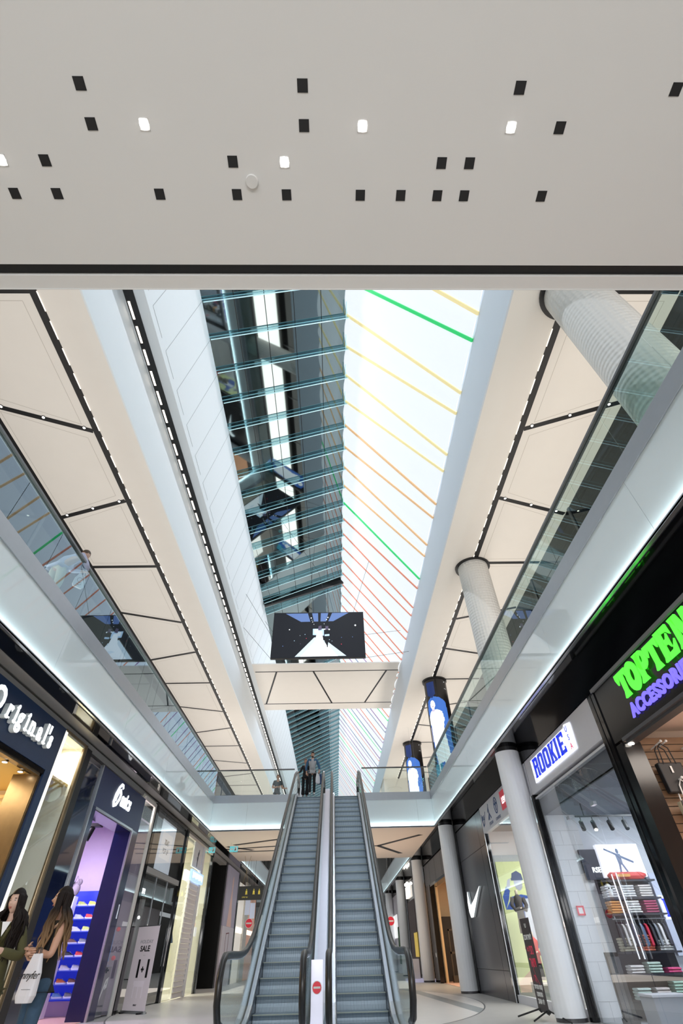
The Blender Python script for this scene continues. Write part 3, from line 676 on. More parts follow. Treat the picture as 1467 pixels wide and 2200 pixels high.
# serif letters: font glyphs fattened, slab feet added, with grey sides
def serif_word(word, fr, size, face, side, parent, depth=.10, fat=.02, sx=.78, slabs=()):
    o1 = text(word, fr @ Matrix.Translation((0, 0, depth*.5)), size, side, parent, 'letter_sides', depth*.5-.004, fat, 'LEFT', sx)
    o2 = text(word, fr @ Matrix.Translation((0, 0, depth)), size, face, parent, 'letter_faces', .003, fat, 'LEFT', sx)
    b = MB(fr)
    for x, y, w in slabs: b.mat(face).box(x, x+w, y, y+.028, depth-.004, depth+.004).mat(side).box(x, x+w, y, y+.028, 0.01, depth-.004)
    if slabs: b.build('letter_serifs', None, parent)
fr = FL(8.10, 4.28, LX+.03)
for ch, y_, fs_ in (('O', 8.06, .56), ('r', 8.62, .46), ('i', 8.89, .46), ('g', 9.02, .46), ('i', 9.31, .46), ('n', 9.47, .46), ('a', 9.80, .46), ('l', 10.07, .52), ("'", 10.20, .50), ('s', 10.29, .44)):
    serif_word(ch, FL(y_, 4.28, LX+.03), fs_, M_sign, M_side, sp_, .10, .018, .88, {'r': [(-.01, 0, .15)], 'i': [(-.01, 0, .13), (-.02, .23, .06)], 'n': [(-.01, 0, .13), (.17, 0, .12)], 'l': [(-.01, 0, .13)]}.get(ch, ()))
room('wall_left_shop', -6.15, -9.3, 3.6, 12.35, 3.97, M_warm, M_beige, mat('yellow_lit_ceiling', (.75, .55, .22), .7))
b = MB(); 
for z in (3.67, 3.8, 3.3, 2.4, 1.5): b.box(-9.2, -6.8, 12.20, 12.3, z, z+.05)
tag(b.build('wall_shelves', mat('golden_shelf', (.80, .55, .20), .5, emit=.3, ecol=(1, .75, .35))), 'golden backlit shelves on the cream wall inside the navy shop', 'shelves')
lamp(-7.9, 9.5, 3.85, 160, (1, .80, .52), 2)
for i, (x, y) in enumerate(((-6.34, 9.84), (-6.36, 10.49))):
    q = thing('downlight', 'round warm downlight over the navy shop doorway, %s of two' % ('nearer' if i == 0 else 'farther'), 'downlight', (x, y, 3.86), 'doorway downlights')
    MB().cyl((x, y, 3.875), (x, y, 3.86), .06, n=20).build('rim', M_bronze, q); MB().cyl((x, y, 3.862), (x, y, 3.855), .045, n=20).build('lens', M_bulb, q)
# LEFT 2: shallow lit display case
t = thing('display_case', 'tall empty beige display window with lit edge and bronze frame', 'display case', (LX, 11.6, 0))
b = MB(); b.mat(M_beige).box(-6.6, -6.55, 11.03, 12.2, .05, 4.82).box(-6.6, LX, 11.03, 11.05, 0, 4.84).box(-6.6, LX, 12.15, 12.18, .05, 4.82).box(-6.6, LX, 11.03, 12.2, 0, .06).box(-6.6, LX, 11.03, 12.2, 4.78, 4.84); b.build('case', None, t)
MB().box(LX-.05, LX+.025, 11.03, 11.13, 0, 4.84).build('lit_edge', M_litfr, t)
MB().box(LX-.01, LX, 11.13, 12.15, .05, 4.8).build('glass', M_shopglass, t)
b = MB(); b.cyl((LX+.0, 12.19, 0), (LX+.0, 12.19, 4.86), .055, n=16).box(LX-.03, LX+.03, 11.03, 12.2, 4.82, 4.87); b.build('frame', M_bronze, t)
area('case_light', (-6.3, 11.6, 4.74), (0, 0, -1), .3, .8, 22, (1, .97, .88))
# LEFT 3: black pier and navy glass panel
t = thing('shop_pier', 'narrow dark pier of black metal and navy glass beside the tall display case', 'pier', (LX, 12.9, 0))
MB().box(-6.25, LX+.02, 12.26, 12.56, 0, 4.85).build('black_post', M_black, t); MB().box(-6.25, LX-.01, 12.56, 13.46, 0, 4.75).build('glass_panel', mat('navy_glass', (.01, .016, .05), .04, spec=.9, noise=.2), t)
MB().box(LX-.02, LX+.03, 13.42, 13.48, 0, 4.78).build('edge_strip', M_steel, t)
# ================================================================== LEFT 4: sports shoe shop
t = thing('storefront', 'navy blue sports shopfront with white spiral logo and shoes inside', 'storefront', (LX, 15.3, 0))
sp_ = MB().box(LX-.06, LX+.02, 13.49, 17.13, 3.88, 4.78).build('sign_panel', mat('indigo_panel', (.016, .028, .115), .4, noise=.05), t, bevel=.004)
MB().box(LX-.12, LX+.02, 13.49, 13.72, 0, 3.88).build('jamb', M_navy2, t); MB().box(-6.54, LX+.02, 16.6, 17.13, 0, 3.88).build('jamb', M_navy2, t)
b = MB(); b.mat(M_steel).box(LX-.02, LX+.03, 16.58, 16.64, 0, 3.87).box(LX-.02, LX+.03, 13.7, 16.6, 3.84, 3.89).mat(M_navy2).box(-6.54, LX, 13.72, 16.6, 3.82, 3.88); b.build('door_frame', None, t)
b = MB(); b.mat(M_edge).box(LX+.02, LX+.035, 17.0, 17.02, 1.9, 2.2); b.build('door_handle', None, t)
fr = FL(14.60, 4.14, LX+.022) @ Matrix.Diagonal((1.25, 1.15, 1, 1))
def stroke(pts, w0, w1=None):
    w1 = w0 if w1 is None else w1; L, R = [], []
    for i, p in enumerate(pts):
        a = pts[max(i-1, 0)]; c = pts[min(i+1, len(pts)-1)]; dx, dy = c[0]-a[0], c[1]-a[1]; l = math.hypot(dx, dy) or 1
        w = (w0+(w1-w0)*i/(len(pts)-1))/2; L.append((p[0]-dy/l*w, p[1]+dx/l*w)); R.append((p[0]+dy/l*w, p[1]-dx/l*w))
    return [[L[i], L[i+1], R[i+1], R[i]][::-1] for i in range(len(pts)-1)]
def art_strokes(name, fr, strokes, m, parent, d=.02, local=False):
    b = MB(fr)
    for s_ in strokes:
        for q in s_: b.prism([(x, y, 0) for x, y in q], (0, 0, d))
    return b.build(name, m, parent, local=local)
spiral = [(.22+.20*math.cos(a)*1.0+.10*math.sin(a)*.5, .16+.24*math.sin(a)+.04) for a in [2.2-.28*k for k in range(20)]]
sp = []
pts = [(.50, .50), (.44, .58), (.34, .58), (.20, .46), (.08, .26), (.05, .08), (.12, -.02), (.26, .04), (.40, .20), (.44, .34), (.36, .42), (.24, .36), (.16, .22), (.14, .12)]
sp += [stroke([(x*.8, y*.8) for x, y in pts], .05, .09)]
sp += [stroke([(x*.8, y*.8) for x, y in [(.05, .10), (.12, -.02), (.20, .02)]], .10, .05)]
art_strokes('spiral_logo', fr, sp, M_sign, sp_)
text('asics', FL(15.13, 4.22, LX+.024), .50, M_sign, sp_, 'lettering', .008, .016, 'LEFT', .98, shear=.22, space=.92)
room('wall_left_shop', -6.15, -9.2, 13.5, 18.4, 4.3, mat('lilac_wall', (.60, .50, .66), .7, noise=.04), mat('peach_floor', (.80, .50, .40), .5), mat('lilac_ceiling', (.55, .47, .62), .7))
lamp(-7.7, 16.0, 4.2, 110, (.90, .76, 1), 1.2); area('shoe_wall_light', (-7.6, 17.1, 2.8), (0, .8, -.6), 1.5, .2, 22, (.65, .68, 1))
t = thing('shoe_wall', 'bright blue wall display with ledges full of running shoes', 'shelving', (-7.7, 18.3, 0))
M_blue = mat('cobalt_display', (.01, .025, .50), .4, emit=.22, ecol=(.02, .06, 1))
MB().box(-9.1, -6.56, 18.30, 18.36, .30, 2.62).build('back_panel', M_blue, t)
RWS = [2.26, 1.97, 1.70, 1.44, 1.17, .90, .63, .36]
for z in RWS: MB().box(-9.1, -6.60, 18.0, 18.31, z-.02, z).build('ledge', mat('ledge_blue', (.08, .12, .6), .3, emit=.1, ecol=(.1, .2, 1)), t)
b = MB(); b.box(-7.66, -7.57, 17.55, 17.8, .02, 2.45); b.build('white_upright', mat('upright_white', (.72, .72, .86), .4), t)
# running shoe: lofted upper, wavy sole, laces
SHC = {'lime': (.62, .72, .18), 'silver': (.55, .60, .68), 'red': (.75, .06, .06), 'white': (.75, .76, .80), 'black': (.05, .05, .07), 'orange': (.85, .22, .06), 'brown': (.22, .10, .07), 'sky blue': (.18, .40, .70), 'grey': (.25, .27, .30), 'yellow': (.80, .75, .10)}
def shoe_meshes():
    up_, so = MB(), MB()
    prof = [(-.14, .035, .10), (-.12, .042, .115), (-.08, .042, .11), (-.04, .040, .105), (0, .040, .10), (.04, .043, .075), (.08, .047, .055), (.115, .042, .042), (.138, .022, .030)]
    n = 10; vs, fs = [], []
    for x, w, hh in prof:
        for k in range(n):
            a = PI*k/(n-1); vs.append((x, w*math.cos(a)*(1 if x > .03 else 1-.25*math.sin(a)), .028+(hh-.028)*math.sin(a)**.7))
    for i in range(len(prof)-1):
        for k in range(n-1): fs.append((i*n+k, (i+1)*n+k, (i+1)*n+k+1, i*n+k+1))
    fs += [tuple(range(n)), tuple(range(len(vs)-n, len(vs)))[::-1]]
    up_.mesh(vs, fs)
    P = [(x, w*1.12) for x, w, _ in prof]; out = [(x, w, 0) for x, w in P]+[(x, -w, 0) for x, w in P[::-1]]
    so.prism(out[::-1], (0, 0, .032)); so.ball((-.125, 0, .03), .035, .045, .03, 8, 5)
    la = MB()
    for i in range(5): x = .0+.018*i; la.tube([(x, -.022, .085-.010*i+.012), (x+.006, 0, .098-.012*i+.010), (x, .022, .085-.010*i+.012)], .004, 5)
    return up_, so, la
first = {}
def shoe(x, y, z, colr, lab, grp, rz=0, sole='white'):
    if not first:
        t = thing('running_shoe', lab, 'shoe', (x, y, z), grp, rz)
        u, s_, l = shoe_meshes(); u.build('upper', mat('shoe_'+colr, SHC[colr], .6, noise=.35, scale=40), t, local=True, smooth=True)
        s_.build('sole', mat('shoe_sole_white', (.85, .85, .9), .5), t, local=True); l.build('laces', mat('shoe_laces', (.8, .8, .8), .7), t, local=True); index_kids(); first['k'] = t
        return t
    c = first['k'].copy(); COL.objects.link(c); c.parent = None; c.location = (x, y, z); c.rotation_euler = (0, 0, rz); c['label'] = lab; c['group'] = grp
    for ch in KIDS[first['k'].name]:
        d = ch.copy(); d.parent = c; COL.objects.link(d)
        if ch.name.startswith('upper'): d.data = ch.data.copy(); d.data.materials[0] = mat('shoe_'+colr, SHC[colr], .6, noise=.35, scale=40)
    return c
tab = [('lime', 'yellow'), ('silver', 'red'), ('white', 'lime'), ('brown', 'grey'), ('black', 'red'), ('white', 'silver'), ('orange', 'brown'), ('sky blue', 'grey')]
for r, z in enumerate(RWS):
    for c in range(5):
        x = -7.16-.32*c; colr = (tab[r][1], tab[r][0], 'black', 'white', 'orange')[c] if c < 2 else ('black', 'white', 'orange', 'sky blue', 'red')[(r+c) % 5]
        shoe(x-.04, 18.15, z, colr, '%s running shoe on the blue wall, %s ledge from top, %s from right' % (colr, ORD[r], ORD[c]), 'running shoes on the blue wall', .25)
b = MB(); b.ball((-7.68, 17.7, 2.62), .13, .12, .17, 12, 8).ball((-7.60, 17.68, 2.78), .08, .08, .08); b.tube([(-7.72, 17.6, 2.74), (-7.66, 17.58, 2.92), (-7.58, 17.6, 2.76)], .012)
t = thing('backpack', 'grey backpack standing on the white upright in the sports shop', 'bag', (-7.68, 17.7, 2.45)); b.build('body', mat('grey_cloth', (.20, .16, .18), .9, noise=.3), t, smooth=True)
MB().tube([(-7.75, 17.58, 2.5), (-7.78, 17.54, 2.65), (-7.70, 17.57, 2.78)], .014).build('strap', M_black, t)
t = thing('projector', 'black spotlight hanging inside the sports shop doorway', 'spotlight', (-6.9, 16, 3.86))
MB().box(-7.1, -6.72, 15.9, 16.1, 3.86, 3.94).build('mount', M_black, t); b = MB(); b.cyl((-6.95, 16, 3.86), (-7.05, 15.95, 3.55), .07, .09, 14); b.build('head', M_black, t)
# LEFT 5: white framed window with pencil props
t = thing('shop_window', 'narrow pale framed shop window beside the navy shop, blue pencils inside', 'shop window', (LX, 17.8, 0))
b = MB(); b.mat(mat('pale_frame', (.72, .68, .64), .5)).box(LX-.05, LX+.02, 17.15, 18.38, 4.78, 4.88).box(LX-.05, LX+.02, 18.22, 18.38, 0, 4.8); b.build('frame', None, t)
MB().box(LX-.02, LX-.01, 17.15, 18.22, .04, 4.8).build('glass', M_shopglass, t)
room('wall_left_shop', -6.1, -6.50, 17.14, 18.5, 4.9, M_beige, M_grey); area('window_light', (-6.5, 17.8, 4.8), (0, 0, -1), .5, .8, 32, (1, .97, .88))
def pencil(x, y, z0, z1, r, lab):
    t = thing('giant_pencil', lab, 'prop', (x, y, z0), 'blue pencil props')
    MB().cyl((x, y, z0), (x, y, z1-.35), r, n=6).build('shaft', mat('pencil_blue', (.03, .25, .65), .4), t); MB().cyl((x, y, z1-.35), (x, y, z1), r, .005, n=12).build('tip', mat('pencil_blue'), t)
pencil(-6.35, 17.95, 1.05, 1.95, .05, 'upper blue pencil prop in the narrow window'); pencil(-6.3, 18.02, .02, .98, .06, 'lower blue pencil prop standing on the window floor')
for (x, y, z, lab) in ((-6.25, 18.02, 1.72, 'upper'), (-6.2, 18.0, 1.12, 'lower')): tag(MB().ball((x, y, z), .06, .06, .05).build('red_eraser', mat('sign_red')), '%s red rounded prop beside the blue pencils' % lab, 'prop', 'red props')
t = thing('display_box', 'dark grey display box with a pale curved emblem low in the narrow window', 'box', (-6.4, 17.6, 0)); MB().box(-6.45, -6.14, 17.25, 17.88, .02, .95).build('box', mat('slate_box', (.10, .11, .15), .5), t)
art_strokes('emblem', FL(17.35, .2, -6.135), [stroke([(.0, .0), (.12, .22), (.3, .48), (.42, .52), (.40, .38), (.28, .36)], .05, .10)], M_white, t, .004)
# ================================================================== LEFT 6: black framed pop-up shop
t = thing('storefront', 'black framed glass pop-up shopfront with a hanging white notice', 'storefront', (LX, 20.8, 0))
b = MB(); b.mat(M_gloss).box(LX-.1, LX+.04, 18.40, 18.64, 0, 4.93).box(LX-.1, LX+.04, 22.85, 23.12, 0, 4.92).box(LX-.1, LX+.02, 18.6, 22.9, 4.84, 4.93).mat(M_grey).box(LX-.1, LX+.03, 18.64, 22.85, 3.10, 3.25); b.build('frame', None, t)
MB().box(LX-.02, LX-.01, 18.64, 22.85, 3.25, 4.84).build('transom_glass', M_shopglass, t)
for i, (a, c) in enumerate(((18.66, 20.02), (20.06, 21.4), (21.44, 22.82))):
    d = MB().box(LX-.03, LX-.015, a, c, .03, 3.08).build('glass_door', M_shopglass, t); d['_o'] = t['_o']
    MB().box(LX-.05, LX+.0, a, a+.03, 0, 3.1).build('door_stile', M_steel, d); MB().cyl((LX+.03, c-.12, .9), (LX+.03, c-.12, 1.9), .012, n=8).build('door_handle', M_edge, d)
text('ore', FL(18.72, 2.58, LX-.01), .28, M_sign, t, 'lettering', .002, .004, 'LEFT', 1)
room('wall_left_shop', -6.15, -9.2, 18.55, 23.0, 4.95, mat('charcoal_wall', (.028, .026, .025), .6, noise=.1), mat('charcoal_wall'))
lamp(-7.8, 21, 4.8, 35, (1, .9, .78), 1)
q = thing('wall_sign', 'dim pop up lettering on the dark back wall of the pop-up shop', 'sign', (-6.6, 20.4, 2.5)); MB().box(-6.7, -6.68, 20.3, 22.2, 2.35, 2.95).build('board', mat('charcoal_wall'), q)
text('qu qo9', FL(20.45, 2.52, -6.675), .30, mat('dim_letter', (.30, .28, .26), .6), q, 'lettering', .002, .004, 'LEFT', 1)
MB().cyl((-6.69, 21.2, 2.95), (-6.69, 21.2, 4.95), .006, n=5).build('hanger', M_black, q)
for i, (x, y, z) in enumerate(((-6.9, 21.6, 2.95), (-7.4, 22.4, 2.6), (-7.2, 22.6, 2.2), (-7.0, 22.7, 1.9))):
    q = thing('pendant_bulb', 'small warm glowing bulb inside the pop-up shop, %s from the top' % ORD[i], 'lamp', (x, y, z), 'bulbs in the pop-up shop'); MB().ball((x, y, z), .045).build('bulb', M_bulb, q); MB().cyl((x, y, z+.04), (x, y, 4.94), .005, n=5).build('cord', M_black, q)
t = thing('hanging_notice', 'white square notice reading XRAY POP UP behind the transom glass', 'sign', (-6.1, 20.6, 3.3))
MB().box(-6.13, -6.115, 19.68, 21.55, 3.30, 4.73).build('panel', mat('notice_white', (.80, .80, .86), .6, emit=.35, ecol=(.75, .85, .95)), t); MB().box(-6.114, -6.112, 19.95, 21.25, 3.65, 4.40).build('inner_panel', mat('notice_inner', (.86, .86, .88), .6, emit=.42, ecol=(.9, .9, .92)), t)
for (s_, z, m_) in (('XRAY', 4.06, M_black), ('POP UP', 3.80, mat('sign_grey', (.25, .25, .27)))): text(s_, FL(20.6, z, -6.111), .22, m_, t, 'lettering', .001, .006 if s_ == 'XRAY' else 0, sx=.95)
for y in (19.8, 21.4): MB().cyl((-6.12, y, 4.73), (-6.12, y, 4.84), .004, n=5).build('hanger', M_steel, t)
# roll-up stand with holiday sale
a0, a1 = Vector((-6.0, 19.08, 0)), Vector((-5.2, 18.48, 0)); dr = (a1-a0).normalized(); Wb = (a1-a0).length
t = thing('roll_up_banner', 'pale pink roll-up banner reading HOLIDAY SALE 1+1 beside a black post', 'banner', tuple((a0+a1)/2))
fr = frame(tuple(a0+Vector((0, 0, .06))), dr, (0, 0, 1)); b = MB(fr); b.box(0, Wb, 0, 1.74, -.006, 0); ps_ = b.build('printed_sheet', mat('banner_pink', (.74, .66, .70), .5, emit=.12, ecol=(.9, .8, .85)), t)
b = MB(fr); b.box(-.01, Wb+.01, -.06, .0, -.05, .04); b.build('cassette', M_steel, t); b = MB(fr); b.box(-.01, Wb+.01, 1.735, 1.755, -.012, .006); b.build('top_rail', M_steel, t)
for u in (.08, Wb-.16): b = MB(fr); b.box(u, u+.08, -.06, -.03, -.14, .14); b.build('foot', M_black, t)
for s_, u, v, sz, m_, f_, w_ in (('HOLIDAY', .52, 1.36, .115, mat('sign_grey'), -.001, 1.2), ('SALE', .50, 1.19, .17, M_black, .005, 1.25), ('1', .36, .66, .50, M_black, .02, 1.0), ('+', .56, .74, .20, M_black, .012, 1.1), ('1', .78, .66, .50, M_black, .02, 1.0), ('XRAY', .52, .09, .045, M_black, .002, 1.3), ('.............', .52, 1.10, .035, mat('sign_grey'), 0, 1.2)):
    text(s_, fr @ Matrix.Translation((u, v, .002)), sz, m_, ps_, 'lettering', .001, f_, sx=w_)
art('gift_outline', fr @ Matrix.Translation((0, 0, .001)), [(rect(.30, .24, .74, .50), mat('banner_ghost', (.82, .74, .80), .5, emit=.14)), (rect(.34, .24, .50, .46), mat('banner_pink')), (rect(.54, .24, .70, .46), mat('banner_pink')), (rect(.28, .50, .76, .58), mat('banner_ghost'))], ps_)
# ================================================================== LEFT 7: beige shop with half-open roller shutter
t = thing('storefront', 'beige glazed shopfront with a pale ribbed column and small blue lit sign', 'storefront', (LX, 25.8, 0))
b = MB(); b.mat(M_gloss).box(LX-.1, LX+.03, 28.4, 28.62, 0, 4.9).mat(mat('pale_frame')).box(LX-.04, LX+.02, 23.15, 28.4, 4.76, 4.86); b.build('frame', None, t)
MB().box(LX-.02, LX-.01, 23.15, 28.4, .03, 4.78).build('glass', M_shopglass, t)
b = MB(); z = .02
while z < 3.4: b.prism([(LX+.02, 24.5, z), (LX+.075, 24.5, z+.02), (LX+.03, 24.5, z+.145), (LX+.02, 24.5, z+.145)], (0, 1.55, 0)); z += .15
b.build('ribbed_cladding', mat('ribbed_white', (.66, .64, .66), .5), t); MB().box(LX+.0, LX+.07, 26.05, 26.42, 0, 4.76).build('smooth_pillar', mat('pillar_white', (.62, .64, .70), .4), t)
MB().box(LX+.0, LX+.04, 24.5, 26.05, 3.9, 4.76).build('upper_panel', mat('pillar_white'), t)
o = MB().box(-5.97, -5.88, 24.1, 26.3, 3.42, 3.76).build('sign_box', mat('blue_lit_box', (.35, .55, .85), .4, emit=.9, ecol=(.45, .65, 1)), t)
b = MB(FL(24.2, 3.48, -5.878)); [b.box(.08+.19*i, .20+.19*i, .02+.02*(i % 3), .22-.02*(i % 2), 0, .004) for i in range(10)]; b.build('blurred_lettering', M_sign, o)
art_strokes('flower_emblem', FL(25.2, 3.95, -6.0), [stroke([(.0, .0), (.05, .3), (.0, .5)], .05), stroke([(.02, .35), (.15, .5), (.1, .6)], .04), stroke([(.0, .2), (-.12, .32)], .04)], mat('slate_box'), t, .01)
room('wall_left_shop', -6.15, -9.2, 23.15, 28.5, 4.9, mat('cream_shop_wall', (.80, .77, .62), .7, noise=.1, scale=3), M_beige); lamp(-7.6, 25.8, 4.8, 200, (1, .97, .86), 2)
clth = [(.10, .14, .25), (.35, .38, .42), (.5, .25, .1), (.08, .09, .12), (.45, .5, .55), (.2, .3, .45)]
def garment(x, y, z, h, colr, lab, grp, w=.42, rz=0):
    """a shirt on a hanger, hanging from a rail at height z"""
    t = thing('hanging_shirt', lab, 'shirt', (x, y, z), grp, rz); m = mat('cloth_%d_%d_%d' % tuple(int(v*100) for v in colr), colr, .85, noise=.2, scale=12)
    b = MB(); vs = []
    out = [(-.05, -.07), (-.20, -.13), (-.27, -.40), (-.20, -.42), (-.17, -.25), (-.19, -h), (.19, -h), (.17, -.25), (.20, -.42), (.27, -.40), (.20, -.13), (.05, -.07)]
    b.prism([(px*w/.42, -.02, pz) for px, pz in out], (0, .045, 0)); b.build('cloth', m, t, local=True, bevel=.012)
    b = MB(); b.tube([(0, 0, -.07), (0, 0, -.02), (.02, 0, .01), (0, 0, .03), (-.02, 0, .01)], .004, 5); b.build('hanger', M_steel, t, local=True); return t
q = thing('clothes_rail', 'clothes rail behind the glass of the beige shop on the left', 'rail', (-6.5, 24, 0)); MB().cyl((-6.6, 23.3, 1.95), (-6.6, 24.9, 1.95), .015, n=8).build('bar', M_steel, q)
for y in (23.3, 24.9): MB().cyl((-6.6, y, .02), (-6.6, y, 1.95), .015, n=8).build('post', M_steel, q)
for i in range(7): garment(-6.6, 23.42+.2*i, 1.94, .85, clth[i % 6], 'garment on the rail in the beige shop, %s from the near end' % ORD[i], 'garments in the beige shop', rz=.2)
tag(MB().box(-6.35, -6.3, 28.0, 28.35, 1.8, 2.1).build('price_card', mat('paper_lit', (1, 1, 1), .6, emit=.6)), 'small white lit card in the beige shop window', 'card')
struct(MB().box(-9.4, -7.0, 28.6, 28.7, 0, SOF).build('wall_left_recess', M_gloss))
t = thing('pier', 'tall plain black pier standing past the beige shop on the left', 'pier', (-6.5, 33, 0)); MB().box(-7.0, -6.12, 32.9, 33.3, 0, SOF-.03).build('cladding', mat('pier_black', (.006, .006, .006), .35, spec=.3), t)
MB().box(-6.12, -6.08, 32.88, 32.92, .1, 4.6).build('corner_trim', M_dgrey, t)
# LEFT 9: tall poster, white hoarding, next shops
t = thing('poster_wall', 'tall violet grey poster of a figure above a white hoarding', 'poster', (LX, 35, 0))
MB().box(LX-.08, LX, 33.35, 37.1, 2.35, 4.95).build('print', mat('violet_poster', (.34, .31, .38), .5, noise=.2, scale=.6, emit=.12, ecol=(.55, .5, .62)), t); MB().box(LX-.08, LX+.01, 33.35, 37.1, 0, 2.34).build('hoarding', mat('hoarding_white', (.70, .66, .72), .6), t)
art('figure', FL(33.35, 2.35, LX+.003), [([(1.1, 0), (2.6, 0), (2.3, .7), (2.1, 1.2), (1.5, 1.2), (1.3, .6)], mat('poster_skin', (.62, .42, .36), .6, emit=.15)), (oval(1.85, 1.9, .2, .34), mat('poster_skin')), ([(1.55, 1.2), (2.05, 1.2), (1.95, 1.65), (1.7, 1.65)], mat('poster_skin'))], t)
art_strokes('bag_drawing', FL(34.6, .8, LX+.012), [stroke([(0, 0), (0, 1.25), (.9, 1.3), (.9, 0)], .07)], mat('maroon_line', (.16, .02, .03), .6), t, .004)
t = thing('storefront', 'distant pale shopfront with a stone column beyond the poster on the left', 'storefront', (LX, 40, 0))
b = MB(); b.mat(M_gloss).box(LX-.1, LX+.03, 37.1, 37.5, 0, 4.95).box(LX-.1, LX+.03, 46.2, 46.6, 0, 4.95).mat(mat('coral_wall', (.75, .45, .34), .6, emit=.15)).box(LX-.1, LX, 42.6, 46.2, 0, 4.5).mat(mat('stone_pale', (.62, .60, .55), .7, noise=.2)).box(LX-.05, LX+.08, 40.4, 42.0, 0, 4.8).mat(mat('pale_lit', (.85, .80, .72), .6, emit=.35)).box(LX-.1, LX-.04, 37.5, 42.6, 0, 4.6).mat(M_litfr).box(LX-.03, LX, 37.6, 46, 2.2, 2.45); b.build('facade', None, t)
t = thing('storefront', 'farthest dark shopfront on the left of the lower hall', 'storefront', (LX, 55, 0)); b = MB(); b.mat(M_gloss).box(LX-.1, LX, 46.6, 60, 0, 4.95).mat(mat('pale_lit')).box(LX-.02, LX+.02, 49, 58, .3, 3.6); b.build('facade', None, t)
for i, (x, y, z, h_) in enumerate(((-4.72, 32.5, 2.70, 1.1), (-4.46, 32.6, 2.56, .9))):
    t = thing('hanging_banner', 'pale blue hanging banner past the left escalator rail, %s of two' % ('left' if i == 0 else 'right'), 'banner', (x, y, z), 'pale hanging banners'); MB().box(x-.10, x+.16, y, y+.01, z, z+h_*.7).build('sheet', mat('banner_blue', (.55, .62, .78), .6, emit=.25), t); MB().cyl((x+.02, y, z+h_*.7), (x+.02, y, SOF), .006, n=5).build('cord', M_black, t)
# ================================================================== RIGHT 1: accessories shop
t = thing('storefront', 'black glossy shopfront with green and violet lit letters, handbags inside', 'storefront', (RX, 7, 0))
sp_ = MB().box(RX-.02, RX+.08, 2.5, 8.82, 3.66, 4.60).build('sign_panel', mat('piano_black', (.006, .006, .007), .16, spec=.4, noise=.3), t)
MB().box(RX-.06, RX, 2.5, 8.86, 4.60, 4.66).build('top_trim', mat('trim_grey', (.24, .245, .26), .4), t)
b = MB(); b.mat(M_dgrey).box(RX-.03, RX+.1, 2.5, 8.5, 3.62, 3.67).box(RX+.03, RX+.2, 2.5, 8.5, 3.58, 3.63); b.build('lintel', None, t)
b = MB(); b.mat(M_gloss).box(RX-.04, RX+.10, 8.82, 9.10, 0, 4.62).mat(mat('piano_black')).box(RX-.02, RX+.30, 8.55, 8.82, 0, 3.62).box(RX-.05, RX-.03, 8.95, 9.0, 0, 4.6); b.build('jamb', None, t)
M_grn = mat('green_lit_letter', (.1, 1, .1), emit=1.0, ecol=(.11, 1.0, .05)); M_vio = mat('violet_lit_letter', (.2, .15, 1), emit=1.0, ecol=(.20, .16, 1.0))
# fat flared letters; frame origin at far end, x grows towards the viewer
def fat(fr, shapes, m, parent, name='lettering', d=.03):
    b = MB(fr)
    for s_ in shapes:
        if len(s_) == 2 and isinstance(s_[0], list):      # ring: outer, inner
            o_, i_ = s_; n = len(o_)
            for k in range(n): b.prism([(o_[k][0], o_[k][1], 0), (o_[(k+1) % n][0], o_[(k+1) % n][1], 0), (i_[(k+1) % n][0], i_[(k+1) % n][1], 0), (i_[k][0], i_[k][1], 0)], (0, 0, d))
        else: b.prism([(x, y, 0) for x, y in s_], (0, 0, d))
    return b.build(name, m, parent)
def sh(pts, x0): return [(x+x0, y) for x, y in pts]
Tt = lambda x0: [sh([(0, .42), (.0, .34), (.05, .24), (.09, .33), (.14, .36), (.15, .10), (.11, 0), (.30, 0), (.25, .10), (.25, .36), (.31, .33), (.35, .27), (.38, .34), (.38, .42)], x0)]
Oo = lambda x0: [(oval(.16+x0, .21, .185, .235, 20), oval(.16+x0, .23, .065, .105, 20))]
Pp = lambda x0: [sh([(0, .45), (.04, .38), (.05, .08), (.0, 0), (.21, 0), (.16, .08), (.155, .45)], x0), (oval(.20+x0, .30, .15, .15, 20), oval(.20+x0, .32, .045, .065, 20))]
Ee = lambda x0: [sh([(0, .45), (.03, .38), (.03, .06), (0, 0), (.15, 0), (.15, .45)], x0), sh([(.14, .45), (.34, .45), (.36, .28), (.28, .36), (.14, .38)], x0), sh([(.14, .26), (.22, .27), (.27, .34), (.27, .12), (.22, .19), (.14, .20)], x0), sh([(.14, 0), (.35, 0), (.38, .20), (.28, .08), (.14, .07)], x0)]
Nn = lambda x0: [sh([(0, .45), (.03, .38), (.03, .06), (0, 0), (.13, 0), (.12, .45)], x0), sh([(.06, .45), (.20, .45), (.36, .0), (.24, .0)], x0), sh([(.30, .45), (.42, .45), (.40, .38), (.40, 0), (.30, 0)], x0)]
fr = FR(7.90, 4.08, RX-.055)
fat(fr, Tt(0)+Oo(.36)+Pp(.70)+Tt(1.04)+Ee(1.42)+Nn(1.84), M_grn, sp_)
b = MB(FR(7.90, 4.08, RX-.03)); 
text('ACCESSORIES', FR(7.86, 3.80, RX-.05), .275, M_vio, sp_, 'lettering', .012, .012, 'LEFT', 1.0, space=1.12)
room('wall_right_shop', RX+.1, 9.3, 2.6, 9.05, 3.95, mat('cream_shop_wall2', (.82, .72, .62), .7), mat('peach_floor'), mat('cream_shop_ceiling', (.84, .74, .66), .7)); lamp(7, 6, 3.85, 150, (1, .90, .80), 2)
t = thing('slat_wall', 'brown wooden slat wall hung with handbags', 'slat wall', (7, 8.8, 0)); b = MB()
b.mat(mat('walnut_slat', (.27, .165, .095), .5, noise=.25, scale=3)); z = .1
while z < 3.7: b.box(5.34, 9.2, 8.78, 8.83, z+.006, min(z+.112, 3.76)); z += .118
